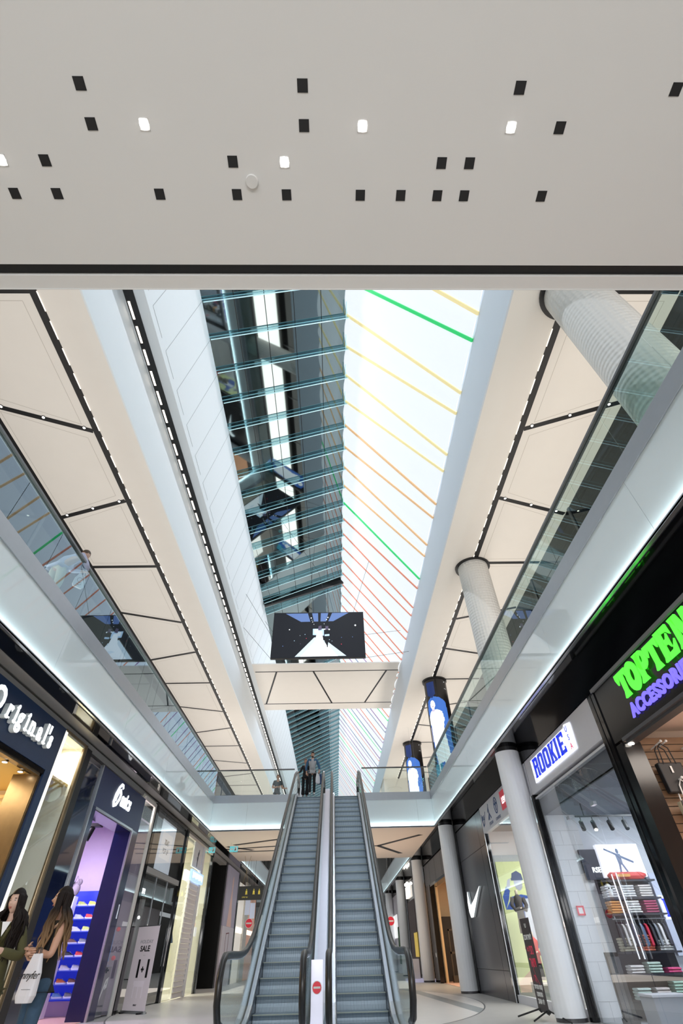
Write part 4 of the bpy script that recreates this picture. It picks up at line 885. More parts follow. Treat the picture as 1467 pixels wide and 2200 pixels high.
b.mat(M_black).box(5.34, 9.2, 8.80, 8.82, .1, 3.76); b.build('slats', None, t)
def handbag(x, z, w, h, colr, lab, kind=0):
    y = 8.55; t = thing('handbag', lab, 'handbag', (x, y, z), 'handbags on the slat wall'); m = mat('bag_%s' % colr, {'black': (.018, .018, .02), 'cream': (.68, .60, .42), 'grey': (.12, .12, .13)}[colr], .5, noise=.15)
    b = MB(); b.prism([(x-w/2*1.08, y-.05, z), (x+w/2*1.08, y-.05, z), (x+w/2*.9, y-.02, z-h), (x-w/2*.9, y-.02, z-h)][::-1], (0, .12, 0)); b.build('body', m, t, bevel=.02)
    b = MB()
    for yy in (-.05, .06): b.tube([(x-w*.28, y+yy, z-.03), (x-w*.22, y+yy, z+.22), (x-.02, y+yy, z+.30), (x+w*.22, y+yy, z+.22), (x+w*.28, y+yy, z-.03)], .010, 6)
    b.build('handles', mat('bag_%s' % ('black' if colr != 'cream' else 'white')) if colr != 'cream' else M_white, t)
    if kind: b = MB(); b.box(x-.03, x+.0, y-.062, y-.056, z-.16, z-.06); b.build('price_tag', M_white, t)
    b = MB(); b.cyl((x-.03, 8.79, z+.28), (x-.03, 8.42, z+.31), .012, n=8).ball((x-.03, 8.42, z+.31), .022).cyl((x+.06, 8.79, z+.28), (x+.06, 8.42, z+.31), .012, n=8).ball((x+.06, 8.42, z+.31), .022); tag(b.build('wall_hook', M_white), 'white peg pair holding the %s' % lab.split(',')[0], 'hook', 'pegs on the slat wall')
    return t
handbag(5.63, 3.28, .38, .44, 'black', 'black handbag nearest the shop entrance, on the upper pegs', 1); handbag(6.18, 3.28, .38, .44, 'grey', 'dark grey handbag on the upper pegs, right of the black one', 0); handbag(6.75, 3.28, .38, .44, 'black', 'black handbag on the upper pegs, farthest from the entrance', 0)
handbag(5.70, 2.72, .34, .26, 'cream', 'cream and black handbag with white handles, on the lower pegs', 1); handbag(6.25, 2.72, .36, .26, 'cream', 'plain cream handbag with white handles, on the lower pegs', 0)
b = MB(); b.box(5.52, 5.60, 8.478, 8.488, 2.46, 2.72).box(5.66, 5.74, 8.478, 8.488, 2.46, 2.72); tag(b.build('tassel_flaps', mat('bag_black')), 'pair of black flaps on the cream handbag', 'flap')
tag(MB().cyl((5.12, 8.5, 3.60), (5.12, 8.5, 3.57), .05, n=16).build('downlight', M_bulb), 'small warm lamp in the black doorway corner of the handbag shop', 'lamp')
# ================================================================== RIGHT 3: kids' sportswear shop
t = thing('storefront', "white shopfront with blue varsity letters above tall clear glass", 'storefront', (RX, 11.2, 0))
sp_ = MB().box(RX-.03, RX+.12, 9.10, 13.34, 3.86, 4.62).build('sign_panel', mat('sign_white', (.66, .66, .70), .45, noise=.02), t, bevel=.005)
b = MB(); b.mat(M_gloss).box(RX-.05, RX+.09, 13.28, 13.42, 0, 3.86).mat(mat('sign_white')).box(RX-.0, RX+.10, 9.12, 13.28, 3.76, 3.80); b.build('frame', None, t)
for a, c in ((9.12, 10.40), (10.42, 11.7), (11.72, 13.26)): MB().box(RX+.01, RX+.022, a, c, .01, 3.76).build('glass_pane', M_shopglass, t)
for y in (10.32, 10.50): MB().cyl((RX-.05, y, .9), (RX-.05, y, 2.0), .014, n=8).build('door_handle', M_edge, t)
for y, z in ((10.41, 3.08), (11.70, 3.08)): MB().box(RX-.02, RX+.05, y-.08, y+.08, z-.03, z+.03).build('glass_clamp', M_steel, t)
# block letters
def blk(fr, word, m, parent, H=.36, W_=.26, gap=.06, st=.075, d=.02, name='lettering'):
    x = 0; b = MB(fr)
    def bx(x0, x1, y0, y1): b.prism([(x0, y0, 0), (x1, y0, 0), (x1, y1, 0), (x0, y1, 0)], (0, 0, d))
    for ch in word:
        sf = .03; e = .035
        if ch in 'RKIE': bx(x, x+st+e*1.3, 0, sf); bx(x, x+st+e*1.3, H-sf, H); bx(x+e*.6, x+e*.6+st, 0, H)
        if ch == 'R':
            bx(x+e, x+W_*.9, H-st*.7, H); bx(x+e, x+W_*.9, H*.45, H*.45+st*.65); bx(x+W_-st, x+W_, H*.50, H-st*.25); bx(x+W_-st*1.0, x+W_+.0, 0, H*.42); bx(x+W_-st, x+W_+.03, 0, sf)
        elif ch == 'O': bx(x, x+st, .05, H-.05); bx(x+W_-st, x+W_, .05, H-.05); bx(x+.05, x+W_-.05, 0, st*.7); bx(x+.05, x+W_-.05, H-st*.7, H); [b.prism([(x+a, c, 0), (x+a2, c2, 0), (x+a3, c3, 0)], (0, 0, d)) for a, c, a2, c2, a3, c3 in ((0, .05, .05, 0, .05, .05), (W_-.05, 0, W_, .05, W_-.05, .05), (0, H-.05, .05, H-.05, .05, H), (W_-.05, H-.05, W_, H-.05, W_-.05, H))]
        elif ch == 'K':
            b.prism([(x+.10, H*.42, 0), (x+.16, H*.38, 0), (x+W_, H-sf, 0), (x+W_-.08, H-sf, 0)], (0, 0, d)); b.prism([(x+.12, H*.5, 0), (x+W_-.08, sf, 0), (x+W_+.01, sf, 0), (x+.18, H*.6, 0)], (0, 0, d)); bx(x+W_-.12, x+W_+.02, 0, sf); bx(x+W_-.12, x+W_+.02, H-sf, H)
        elif ch == 'E': bx(x+e, x+W_, 0, st*.7); bx(x+e, x+W_, H-st*.7, H); bx(x+e, x+W_*.75, H*.42, H*.42+st*.6); bx(x+W_-.04, x+W_, 0, .11); bx(x+W_-.04, x+W_, H-.11, H)
        x += (st+e*1.3 if ch == 'I' else W_)+gap
    return b.build(name, m, parent), x
M_rb = mat('royal_blue_letter', (.02, .05, .62), .4, emit=.45, ecol=(.03, .07, .95))
bk = MB(FR(12.78, 3.95, RX-.045)); bk.prism([(-.05, .06, 0), (2.62, .06, 0), (2.66, .56, 0), (2.36, .61, 0), (2.30, .56, 0), (-.05, .56, 0)], (0, 0, .012)); bk.build('sign_backing', mat('backlit_white', (1, 1, 1), emit=1.1, ecol=(.86, .90, 1)), sp_)
blk(FR(12.66, 4.08, RX-.06), 'ROOKIE', M_rb, sp_, H=.40, W_=.31, gap=.075, st=.09)
for i, (ch, u, v) in enumerate((('U', 2.34, 4.40), ('S', 2.35, 4.23), ('A', 2.36, 4.06))): text(ch, FR(12.70-u, v-.0, RX-.062), .16, mat('red_letter', (.7, .1, .2), emit=.5) if i == 2 else M_rb, sp_, 'lettering', .002, .002)
room('wall_right_shop', RX+.1, 9.3, 9.15, 13.25, 3.40, mat('white_shop_wall', (.68, .70, .74), .6, noise=.02), mat('grey_tile_floor', (.42, .44, .46), .3), mat('slate_ceiling', (.13, .14, .17), .6))
lamp(7.0, 11.2, 3.36, 120, (.88, .93, 1), 1.2); struct(MB().box(5.12, 5.16, 9.12, 13.28, 3.42, 4.6).build('wall_right_bulkhead', mat('slate_ceiling')))
b = MB(); b.mat(mat('white_tile', (.70, .70, .71), .35)).box(5.13, 5.80, 13.18, 13.24, 0, 3.4).mat(mat('grout', (.45, .45, .46), .8))
for i in range(12): b.box(5.13, 5.80, 13.176, 13.182, .28*i, .28*i+.008)
for i in range(12): b.box(5.35+.22*(i % 2), 5.356+.22*(i % 2), 13.176, 13.182, .28*i, .28*i+.28)
struct(b.build('wall_tiles_right'))
t = thing('wall_shelving', 'black wall shelving with folded clothes in the varsity letter shop', 'shelving', (6.5, 13.1, 0))
M_shelf = mat('charcoal_shelf', (.035, .035, .045), .5); MB().box(5.82, 7.0, 13.18, 13.22, 0, 2.6).build('back_panel', M_shelf, t)
SHV = [2.08, 1.62, 1.36, .98, .62, .30]
for z in (2.12, 1.82, 1.56, .98, .66, .30): MB().box(5.82, 7.0, 12.86, 13.2, z-.03, z).build('shelf', M_shelf, t)
stk = [(1.82, [((.80, .78, .80), 5), ((.78, .78, .80), 5), ((.80, .76, .74), 5)]), (1.56, [((.75, .38, .12), 5), ((.82, .80, .80), 5), ((.50, .10, .20), 5)]), (.98, [((.62, .58, .46), 5), ((.85, .25, .15), 6), ((.8, .8, .78), 4)]),
       (.66, [((.80, .76, .74), 3), ((.62, .74, .66), 4), ((.80, .12, .30), 2)]), (.30, [((.60, .72, .68), 4), ((.72, .66, .64), 4), ((.45, .66, .56), 6)])]
def cname(c):
    r, g, b_ = c
    if r > .7 and g > .7: return 'white'
    if r > .7 and g < .2: return 'pink'
    if r > .7: return 'orange'
    if g > r and g > .6: return 'mint green'
    if g > r: return 'sea green'
    if r > .59 and g > .55 and b_ < .5: return 'beige'
    return 'crimson' if g < .2 else 'rose grey'
for r, (z, row) in enumerate(stk):
    for c, (colr, n) in enumerate(row):
        for k in range(n):
            x = 5.98+.37*c; w, d_, hh = .13, .13, .020; zz = z+.001+k*.042+.02
            b = MB(); m_ = mat('knit_%d_%d_%d' % tuple(int(v*100) for v in colr), colr, .9, noise=.12, scale=20); dx = random.uniform(-.008, .008)
            n_ = 8; vs, fs = [], []
            for sx_ in (-1, 1):
                for q_ in range(n_): a = 2*PI*q_/n_; vs.append((x+dx+sx_*w, 12.98+d_*math.copysign(abs(math.cos(a))**.6, math.cos(a)), zz+hh*math.copysign(abs(math.sin(a))**.7, math.sin(a))))
            fs = [(q_, (q_+1) % n_, n_+(q_+1) % n_, n_+q_) for q_ in range(n_)]+[tuple(range(n_))[::-1], tuple(range(n_, 2*n_))]
            b.mesh(vs, fs); o = b.build('folded_shirt', m_)
            tag(o, 'folded %s shirt, %s up in its stack, %s stack of the %s shelf down' % (cname(colr), ORD[k], ['left', 'middle', 'right'][c], ORD[r]), 'shirt', 'folded shirts on the black shelves')
q = thing('skateboard', 'red skateboard deck lying on the top black shelf', 'skateboard', (6.5, 13, 2.12)); b = MB(); b.tube([(6.05, 12.98, 2.20), (6.12, 12.98, 2.19), (6.8, 12.98, 2.19), (6.9, 12.98, 2.21)], [.03, .085, .085, .03], 8, .9); b.build('deck', mat('skate_red', (.75, .08, .07), .4), q); MB().box(6.2, 6.5, 12.87, 12.89, 2.17, 2.22).build('label', mat('knit_75_38_12'), q)
q = thing('mannequin_bust', 'white skull shaped bust on the shelf below the red skateboard', 'bust', (5.93, 12.95, 1.82)); b = MB(); b.ball((5.95, 12.93, 1.97), .075, .09, .10).ball((5.95, 12.90, 1.89), .05, .06, .06); b.build('head', M_white, q, smooth=True); b = MB(); b.ball((5.93, 12.86, 1.98), .018).ball((5.985, 12.86, 1.98), .018); b.build('eye_holes', M_black, q)
q = thing('clothes_rail', 'clothes rail under the middle black shelf in the varsity letter shop', 'rail', (6.5, 13, 1.5)); MB().cyl((5.85, 12.98, 1.48), (6.98, 12.98, 1.48), .012, n=8).build('bar', M_steel, q); [MB().box(x-.01, x+.01, 12.97, 12.99, 1.48, 1.54).build('bracket', M_steel, q) for x in (5.9, 6.9)]
gc = [(.04, .04, .05), (.62, .60, .58), (.70, .68, .66), (.05, .06, .12), (.04, .04, .05), (.10, .16, .28), (.6, .04, .08), (.05, .05, .06), (.25, .27, .3), (.7, .68, .68), (.05, .05, .07)]
for i in range(11): garment(5.92+.095*i, 12.98, 1.47, .42, gc[i], 'shirt on the rail under the black shelf, %s from the left' % (ORD[i] if i < 10 else 'eleventh'), 'shirts on the shop rail', w=.30, rz=1.35)
q = thing('light_box', 'bright light box picture of a figure with spread arms', 'light box', (6.4, 13.1, 2.15)); MB().box(6.02, 6.98, 13.05, 13.17, 2.18, 2.78).build('box', mat('lightbox_white', (1, 1, 1), emit=.95, ecol=(.88, .88, 1)), q)
gm = mat('figure_grey', (.20, .25, .38), .6, emit=.15); fr = FB(6.02, 13.048, 2.18)
art('figure', fr, [([(.15, .50), (.42, .38), (.44, .42), (.17, .53)], gm), ([(.44, .42), (.44, .36), (.75, .24), (.76, .28)], gm), ([(.38, .42), (.50, .42), (.50, .22), (.40, .22)], gm), (oval(.45, .47, .035, .05), gm), ([(.40, .24), (.45, .24), (.40, .02), (.36, .02)], gm), ([(.45, .24), (.50, .24), (.60, .03), (.56, .02)], gm)], q)
q = thing('framed_photo', 'dark wall photo with white lettering beside the light box', 'picture', (5.85, 13.1, 2.5)); MB().box(5.62, 6.0, 13.1, 13.17, 2.15, 2.7).build('print', mat('dark_photo', (.03, .035, .06), .4, noise=.5), q); text('RSE', FB(5.90, 13.095, 2.28), .13, M_sign, q, 'lettering', .001, .004)
q = thing('logo_panel', 'white wall panel with a blue letter R in the varsity letter shop', 'panel', (7.25, 13.1, 1.2)); MB().box(7.04, 7.75, 13.12, 13.2, .9, 2.25).build('panel', mat('pale_blue_panel', (.62, .66, .80), .5), q); blk(FB(7.10, 13.09, 1.50), 'R', M_rb, q, H=.30, W_=.22, st=.06, name='letter')
MB().box(7.07, 7.42, 13.108, 13.118, 1.46, 1.85).build('backing', mat('backlit_white'), q)
trk = thing('track_light_rail', 'black ceiling track inside the varsity letter shop', 'light track', (6.3, 12, 4.1)); b = MB(); b.box(5.3, 8.2, 11.98, 12.02, 3.14, 3.17); b.build('rail', M_black, trk); [MB().cyl((x, 12, 3.17), (x, 12, 3.40), .01, n=6).build('drop_rod', M_black, trk) for x in (5.5, 6.6, 7.8)]
for i, (x, on) in enumerate(((5.40, 0), (5.66, 1), (6.02, 0), (6.35, 0), (6.70, 0))):
    q = thing('track_spotlight', 'spotlight on the shop track, %s from the left%s' % (ORD[i], ', shining' if on else ''), 'spotlight', (x, 12, 3.14), 'track spotlights in the varsity letter shop'); MB().cyl((x, 12, 3.14), (x, 12, 3.05), .012, n=6).build('arm', M_black, q)
    MB().cyl((x, 12.03, 3.06), (x-.02, 11.93, 2.90), .045, n=14).build('head', M_black, q)
    if on: MB().cyl((x-.021, 11.925, 2.893), (x-.022, 11.923, 2.888), .036, n=14).build('lens', M_bulb, q)
q = thing('fire_call_point', 'small square red alarm frame on the white tiles', 'alarm', (5.3, 13.16, 1.6)); fr = FB(5.22, 13.165, 1.56); b = MB(fr)
for x0, x1, y0, y1 in ((0, .16, 0, .03), (0, .16, .13, .16), (0, .03, 0, .16), (.13, .16, 0, .16)): b.box(x0, x1, y0, y1, 0, .02)
b.build('frame', mat('sign_red'), q); b = MB(fr); b.box(.03, .13, .03, .13, 0, .01); b.build('face', M_white, q)
for i, (x, y) in enumerate(((5.42, 12.6), (6.6, 11.4))):
    q = thing('security_gate', '%s security gate inside the varsity letter shop door' % ('dark perforated' if i == 0 else 'clear framed'), 'security gate', (x, y, 0)); b = MB(); b.box(x-.03, x+.03, y-.25, y-.20, .01, 1.45 if i else .98).box(x-.03, x+.03, y+.20, y+.25, .01, 1.45 if i else .98).box(x-.03, x+.03, y-.25, y+.25, .92 if not i else 1.40, .98 if not i else 1.45).box(x-.05, x+.05, y-.27, y+.27, .0, .08); b.build('frame', M_dgrey if i == 0 else M_edge, q)
    MB().box(x-.008, x+.008, y-.20, y+.20, .08, .92 if not i else 1.4).build('panel', mat('perforated', (.22, .22, .24), .5, noise=.6, scale=60) if i == 0 else M_glass, q)
q = thing('counter', 'low grey counter block just inside the glass door', 'counter', (5.7, 11.4, 0)); MB().box(5.35, 6.0, 11.3, 11.8, .014, .42).build('body', mat('counter_grey', (.34, .36, .40), .4), q, bevel=.015); MB().box(5.34, 6.01, 11.29, 11.81, .42, .45).build('top', mat('sign_white'), q)
# RIGHT 4: multi brand shop behind the column
t = thing('storefront', 'white shopfront with a row of small blue sports logos, partly behind the first white column', 'storefront', (RX, 16.2, 0))
sp_ = MB().box(RX-.03, RX+.12, 13.42, 18.66, 3.88, 4.62).build('sign_panel', mat('sign_white'), t, bevel=.005)
b = MB(); b.mat(M_gloss).box(RX-.05, RX+.09, 18.52, 18.68, 0, 3.88).mat(M_steel).box(RX-.06, RX-.04, 18.50, 18.54, 0, 3.88).mat(mat('sign_white')).box(RX, RX+.1, 13.42, 18.5, .0, .16); b.build('frame', None, t)
MB().box(RX+.01, RX+.022, 13.44, 18.5, .16, 3.86).build('glass_pane', M_shopglass, t)
M_slog = mat('navy_logo', (.03, .07, .22), .5)
fr = FR(18.60, 3.98, RX-.034)
art_strokes('logo_swoosh', fr, [stroke([(.10, .42), (.16, .12), (.30, .10), (.62, .42)], .03, .02), stroke([(.10, .30), (.18, .08), (.36, .14)], .07, .03)], M_slog, sp_, .006); text('NIKE', FR(18.35, 4.22, RX-.04), .17, M_slog, sp_, 'lettering', .001, .004, sx=.9)
art_strokes('logo_player', FR(17.75, 4.10, RX-.034), [stroke([(.18, .0), (.22, .18), (.20, .34)], .05), stroke([(.20, .30), (.26, .42)], .03), stroke([(.22, .18), (.40, .02)], .04), stroke([(.22, .16), (.05, .02)], .04), stroke([(.20, .32), (.08, .22)], .03)], M_slog, sp_, .006); text('JORDAN', FR(17.45, 3.96, RX-.04), .12, M_slog, sp_, 'lettering', .001, 0)
ring = [stroke([(.2+.17*math.cos(a), .2+.20*math.sin(a)) for a in [2*PI*k/20 for k in range(21)]], .035)]
art_strokes('logo_star', FR(16.85, 4.12, RX-.034), ring+[stroke([(.2, .06), (.2, .34)], .05), stroke([(.06, .24), (.34, .24)], .05)], M_slog, sp_, .006); text('CONVERSE', FR(16.6, 3.95, RX-.04), .11, M_slog, sp_, 'lettering', .001, 0)
MB().box(RX-.045, RX-.03, 15.2, 16.02, 4.06, 4.52).build('red_logo', mat('sign_red'), sp_); text("LEVI'S", FR(15.62, 4.20, RX-.048), .22, M_sign, sp_, 'lettering', .001, .006)
room('wall_right_shop', RX+.1, 8, 13.5, 18.64, 3.95, mat('white_shop_wall'), M_grey, mat('slate_ceiling')); lamp(6.4, 16.2, 3.85, 170, (1, .97, .92), 1.6)
q = thing('window_poster', 'lime yellow poster of a youth in a blue jacket and cap', 'poster', (5.6, 18.5, 0)); MB().box(5.14, 6.6, 18.50, 18.56, .2, 3.12).build('print', mat('lime_print', (.66, .72, .34), .5, emit=.25, ecol=(.85, .95, .5)), q)
py = mat('poster_blue', (.05, .12, .45), .5, emit=.12); ps = mat('poster_pale', (.50, .52, .62), .5, emit=.1); pn = mat('poster_navy', (.02, .04, .16), .5); fr = FB(5.14, 18.496, .2)
art('figure', fr, [([(.05, 1.75), (.30, 2.05), (.60, 2.10), (.90, 2.05), (1.0, 1.9), (1.3, 1.6), (1.3, .95), (.5, .85), (.48, 1.5), (.30, 1.75)], py), ([(.55, 1.0), (.85, 1.0), (.85, 2.0), (.62, 2.0)], mat('poster_white', (.7, .74, .82), .5, emit=.15)), ([(.05, 1.75), (.02, 2.05), (.18, 2.3), (.28, 2.2), (.2, 2.0)], py), ([(.18, 2.25), (.26, 2.45), (.36, 2.5), (.30, 2.25)], ps), (oval(.58, 2.38, .13, .19), ps), ([(.40, 2.48), (.44, 2.62), (.60, 2.68), (.74, 2.60), (.76, 2.46)], pn), ([(.38, 2.44), (.76, 2.44), (.76, 2.50), (.38, 2.50)], pn),
                     ([(.48, .85), (.66, .85), (.62, .2), (.50, .2)], py), ([(.0, .2), (.5, .5), (.5, .0), (0, 0)], mat('poster_peach', (.70, .50, .35), .5, emit=.15))], q)
def mannequin(x, y, z, c1, c2, lab):
    q = thing('mannequin', lab, 'mannequin', (x, y, z), 'shop window mannequins'); b = MB()
    b.tube([(x, y, z+.62), (x, y, z+.68), (x, y, z+.74)], [.045, .04, .045], 10); b.tube([(x-.06, y-.12, z+.30), (x+.03, y-.14, z+.33)], [.03, .02], 8); b.build('body', mat('mannequin_skin', (.75, .66, .52), .5), q, smooth=True)
    b = MB(); b.tube([(x, y, z+.10), (x, y, z+.22), (x, y, z+.42), (x, y, z+.56), (x, y, z+.63)], [.15, .14, .155, .17, .07], 14, .7)
    for s_ in (-1, 1): b.tube([(x+s_*.15, y, z+.56), (x+s_*.21, y-.02, z+.40), (x+s_*.15, y-.10, z+.28), (x+s_*.02, y-.15, z+.32)], [.065, .055, .05, .042], 10)
    b.build('sweatshirt', c1, q, smooth=True); b = MB(); b.tube([(x, y, z-.22), (x, y, z-.05), (x, y, z+.12)], [.16, .155, .13], 14, .75); b.build('trousers', c2, q, smooth=True); MB().cyl((x, y, z-.75 if z > 1.2 else .42), (x, y, z-.2), .015, n=6).build('stand', M_steel, q)
mannequin(5.50, 17.6, .68, mat('mannequin_red', (.70, .03, .03), .8, noise=.15), mat('bag_black'), 'headless mannequin in a red sweatshirt in the poster window')
mannequin(5.42, 17.9, 1.62, mat('mannequin_grey', (.10, .09, .09), .8, noise=.2), mat('mannequin_brown', (.16, .10, .06), .8), 'mannequin in a dark jacket above the red sweatshirt one')
q = thing('plinth', 'pale green open plinth under the red mannequin', 'plinth', (5.6, 17.6, 0)); b = MB(); b.box(5.28, 5.36, 17.3, 17.9, .01, .42).box(5.86, 5.94, 17.3, 17.9, .01, .42).box(5.28, 5.94, 17.3, 17.9, .36, .42); b.build('frame', M_beige, q); MB().box(5.40, 5.82, 17.4, 17.8, .01, .34).build('drawer_box', mat('sage', (.35, .40, .34), .6), q)
for i in range(5):
    x, y = 5.35+.16*i, 16.2+.5*i; q = thing('track_spotlight', 'white spotlight inside the poster window, %s from the left' % ORD[4-i], 'spotlight', (x, y, 3.9), 'spotlights in the poster shop'); MB().cyl((x, y, 3.94), (x, y, 3.5), .01, n=6).build('arm', M_dgrey, q); MB().cyl((x, y, 3.52), (x, y-.02, 3.32), .05, n=14).build('head', M_grey, q); MB().cyl((x, y-.02, 3.318), (x, y-.02, 3.312), .042, n=14).build('lens', M_bulb, q)
# pavement banner beside the column
t = thing('x_banner', 'narrow black pavement banner with white and red Hebrew writing', 'banner', (4.4, 14.15, 0)); MB().box(4.335, 4.345, 13.86, 14.52, .10, 1.58).build('sheet', mat('banner_black', (.03, .022, .028), .5), t)
b = MB()
for (x, y) in ((3.90, 14.66), (3.94, 13.66), (4.50, 13.12), (4.62, 14.78)): b.cyl((4.35, 14.19+.25*(1 if y > 14 else -1), .14), (x, y, .02), .014, n=8)
for y in (13.9, 14.4): b.ball((4.35, y, .12), .04)
b.cyl((4.358, 14.19, .12), (4.358, 14.19, 1.56), .010, n=6); b.build('stand', M_black, t)
M_rl = mat('crimson_letter', (.62, .05, .10), emit=.2)
for s_, z, sz, m_ in (('\u05e2\u05d3', 1.42, .11, M_white), ('\u05dc\u05e9\u05d9\u05e8\u05d5\u05ea\u05db\u05dd', 1.22, .13, M_white), ('\u05de\u05e0\u05d9\u05e3', .98, .22, M_rl), ('\u05d3\u05d5\u05d0\u05e8', .78, .22, M_rl), ('\u05e7\u05d5\u05de\u05ea \u05d4\u05de\u05e1\u05d7\u05e8', .44, .10, M_white), ('\u05d4\u05ea\u05d7\u05ea\u05d5\u05e0\u05d4', .33, .10, M_white), ('ZARA \u05dc\u05d9\u05d3', .22, .10, M_white)):
    s2 = s_[::-1] if 'ZARA' not in s_ else 'ZARA \u05d3\u05d9\u05dc'
    text(s2, FR(14.19, z, 4.332), sz, m_, t, 'lettering', .001, .004, sx=1)
art_strokes('deer_drawing', FR(14.30, .55, 4.333), [stroke([(0, 0), (.12, .10), (.05, .18), (.14, .26)], .012), stroke([(-.14, .0), (0, .10), (.10, .08), (.28, -.04)], .012), stroke([(.05, .1), (.1, -.02)], .02)], M_rl, t, .001)
# RIGHT 5: black panelled wall with a lit tick
t = thing('panelled_storefront', 'charcoal panelled shop wall carrying a lit white tick emblem', 'storefront', (RX, 21, 0)); M_pan = mat('charcoal_panel', (.055, .055, .066), .25, metal=.4, noise=.08)
b = MB()
for a, c in ((18.72, 19.42), (19.43, 23.0)):
    for z0, z1 in ((0, .62), (.625, 3.62), (3.625, 4.60)): b.box(RX-.02, RX+.08, a+.006, c-.006, z0+.004, z1-.004)
b.build('panels', M_pan, t); MB().box(RX-.0, RX+.1, 18.7, 23.05, 0, 4.62).build('backing', M_black, t); MB().box(RX-.05, RX+.25, 23.02, 23.5, 0, 4.64).build('end_post', M_gloss, t)
tick = [(.14, .71), (-.04, .42), (-.02, .15), (.16, -.02), (.53, -.02), (2.14, .71), (1.11, .44), (.40, .30), (.27, .38)]
b = MB(FR(22.40, 1.96, RX-.10)); b.mat(M_sign).prism([(x, y, .004) for x, y in tick], (0, 0, .006)).mat(M_side).prism([(x, y, -.07) for x, y in tick], (0, 0, .07)); b.build('tick_emblem', None, t)
# RIGHT 6: dark header shop
t = thing('storefront', 'open shopfront under a dark grey panelled header, warm and empty inside', 'storefront', (RX, 28, 0)); b = MB()
for i in range(5): b.box(RX-.02, RX+.1, 23.52+1.88*i, 23.5+1.88*(i+1)-.02, 3.66, 4.58)
b.build('header_panels', mat('slate_header', (.12, .12, .13), .5, noise=.05), t); b = MB(); b.box(RX-.06, RX+.2, 31.3, 32.7, 0, 3.66).box(RX-.04, RX+.3, 23.5, 32.7, 3.56, 3.66); b.build('frame', M_gloss, t); MB().box(RX-.07, RX-.06, 31.6, 31.75, .9, 1.05).build('socket', M_white, t)
MB().box(RX+.2, RX+.3, 31.0, 31.3, 0, 3.55).build('oak_lining', mat('oak', (.62, .42, .22), .5), t)
room('wall_right_shop', RX+.1, 9.2, 23.6, 33.2, 3.9, mat('warm_plain_wall', (.66, .54, .38), .7), mat('peach_floor'), mat('warm_plain_wall')); lamp(7.2, 28, 3.8, 190, (1, .84, .62), 2)
q = thing('partition', 'dark free standing partition inside the warm empty shop', 'partition', (6.4, 32.8, 0)); MB().box(5.5, 7.5, 32.7, 32.9, .02, 2.44).build('panel', mat('umber', (.03, .024, .02), .6), q)
q = thing('door_frame', 'dark wooden door frame leaning in the warm empty shop', 'frame', (5.9, 31.4, 0)); b = MB(); b.box(5.62, 5.68, 31.3, 31.36, .25, 1.9).box(6.10, 6.16, 31.3, 31.36, .25, 1.9).box(5.62, 6.16, 31.3, 31.36, 1.84, 1.9).box(5.62, 6.16, 31.3, 31.36, 1.0, 1.08).box(5.60, 6.18, 31.2, 31.5, .01, .25); b.build('frame', mat('umber2', (.06, .045, .03), .6), q)
# RIGHT 7+: distant fronts
t = thing('storefront', 'distant dark shopfront with a glowing white hanging sign on the right', 'storefront', (RX, 38, 0)); b = MB(); b.mat(M_gloss).box(RX, RX+.1, 33.5, 42.8, 0, 4.62).mat(mat('night_blue', (.01, .03, .15), .4, emit=.2, ecol=(.02, .1, .6))).box(RX-.02, RX, 35, 37.5, .2, 3.9).mat(mat('umber3', (.10, .07, .07), .6)).box(RX-.02, RX, 38.5, 42, 0, 3.6).mat(mat('amber_poster', (.6, .45, .1), .5, emit=.4, ecol=(.8, .55, .1))).box(RX-.03, RX-.02, 38.4, 40.0, .9, 2.0); b.build('facade', None, t)
for y, z in ((35.6, 1.2), (36.1, .8), (36.6, 1.6), (37, 1.1), (35.9, 2.1)): MB().ball((RX-.03, y, z), .06).build('point_light', mat('amber_poster'), t)
q = thing('lit_sign', 'glowing white box sign with two bulbs, far right shopfronts', 'sign', (4.95, 40.8, 3.8)); MB().box(RX-.10, RX-.02, 39.8, 41.9, 3.8, 4.4).build('box', mat('warm_lit_box', (1, 1, 1), emit=1.6, ecol=(1, .92, .82)), q)
for y in (40.3, 41.3): MB().ball((RX-.12, y, 4.52), .09).build('bulb', M_bulb, q)
t = thing('storefront', 'farthest pale shopfront with green planting on the right', 'storefront', (RX, 50, 0)); b = MB(); b.mat(mat('hoarding_white')).box(RX, RX+.1, 43, 60, 0, 4.62).mat(M_gloss).box(RX-.02, RX, 43, 43.4, 0, 4.6).mat(mat('leafy', (.05, .12, .05), .8, noise=.6, scale=3)).box(RX-.1, RX, 47, 49.5, .5, 2.6).mat(mat('paper_lit')).box(RX-.04, RX, 50, 53, 2.0, 3.4); b.build('facade', None, t)
q = thing('plinth', 'white plinth with a white base board between the distant columns', 'plinth', (4.1, 33, 0)); MB().box(3.85, 4.28, 33.2, 33.7, .12, .85).build('block', mat('plinth_white', (.60, .58, .62), .5), q, bevel=.01); MB().box(3.6, 5.0, 33.0, 34.2, 0, .12).build('base_board', mat('base_lit', (.6, .6, .85), .4, emit=.25), q)
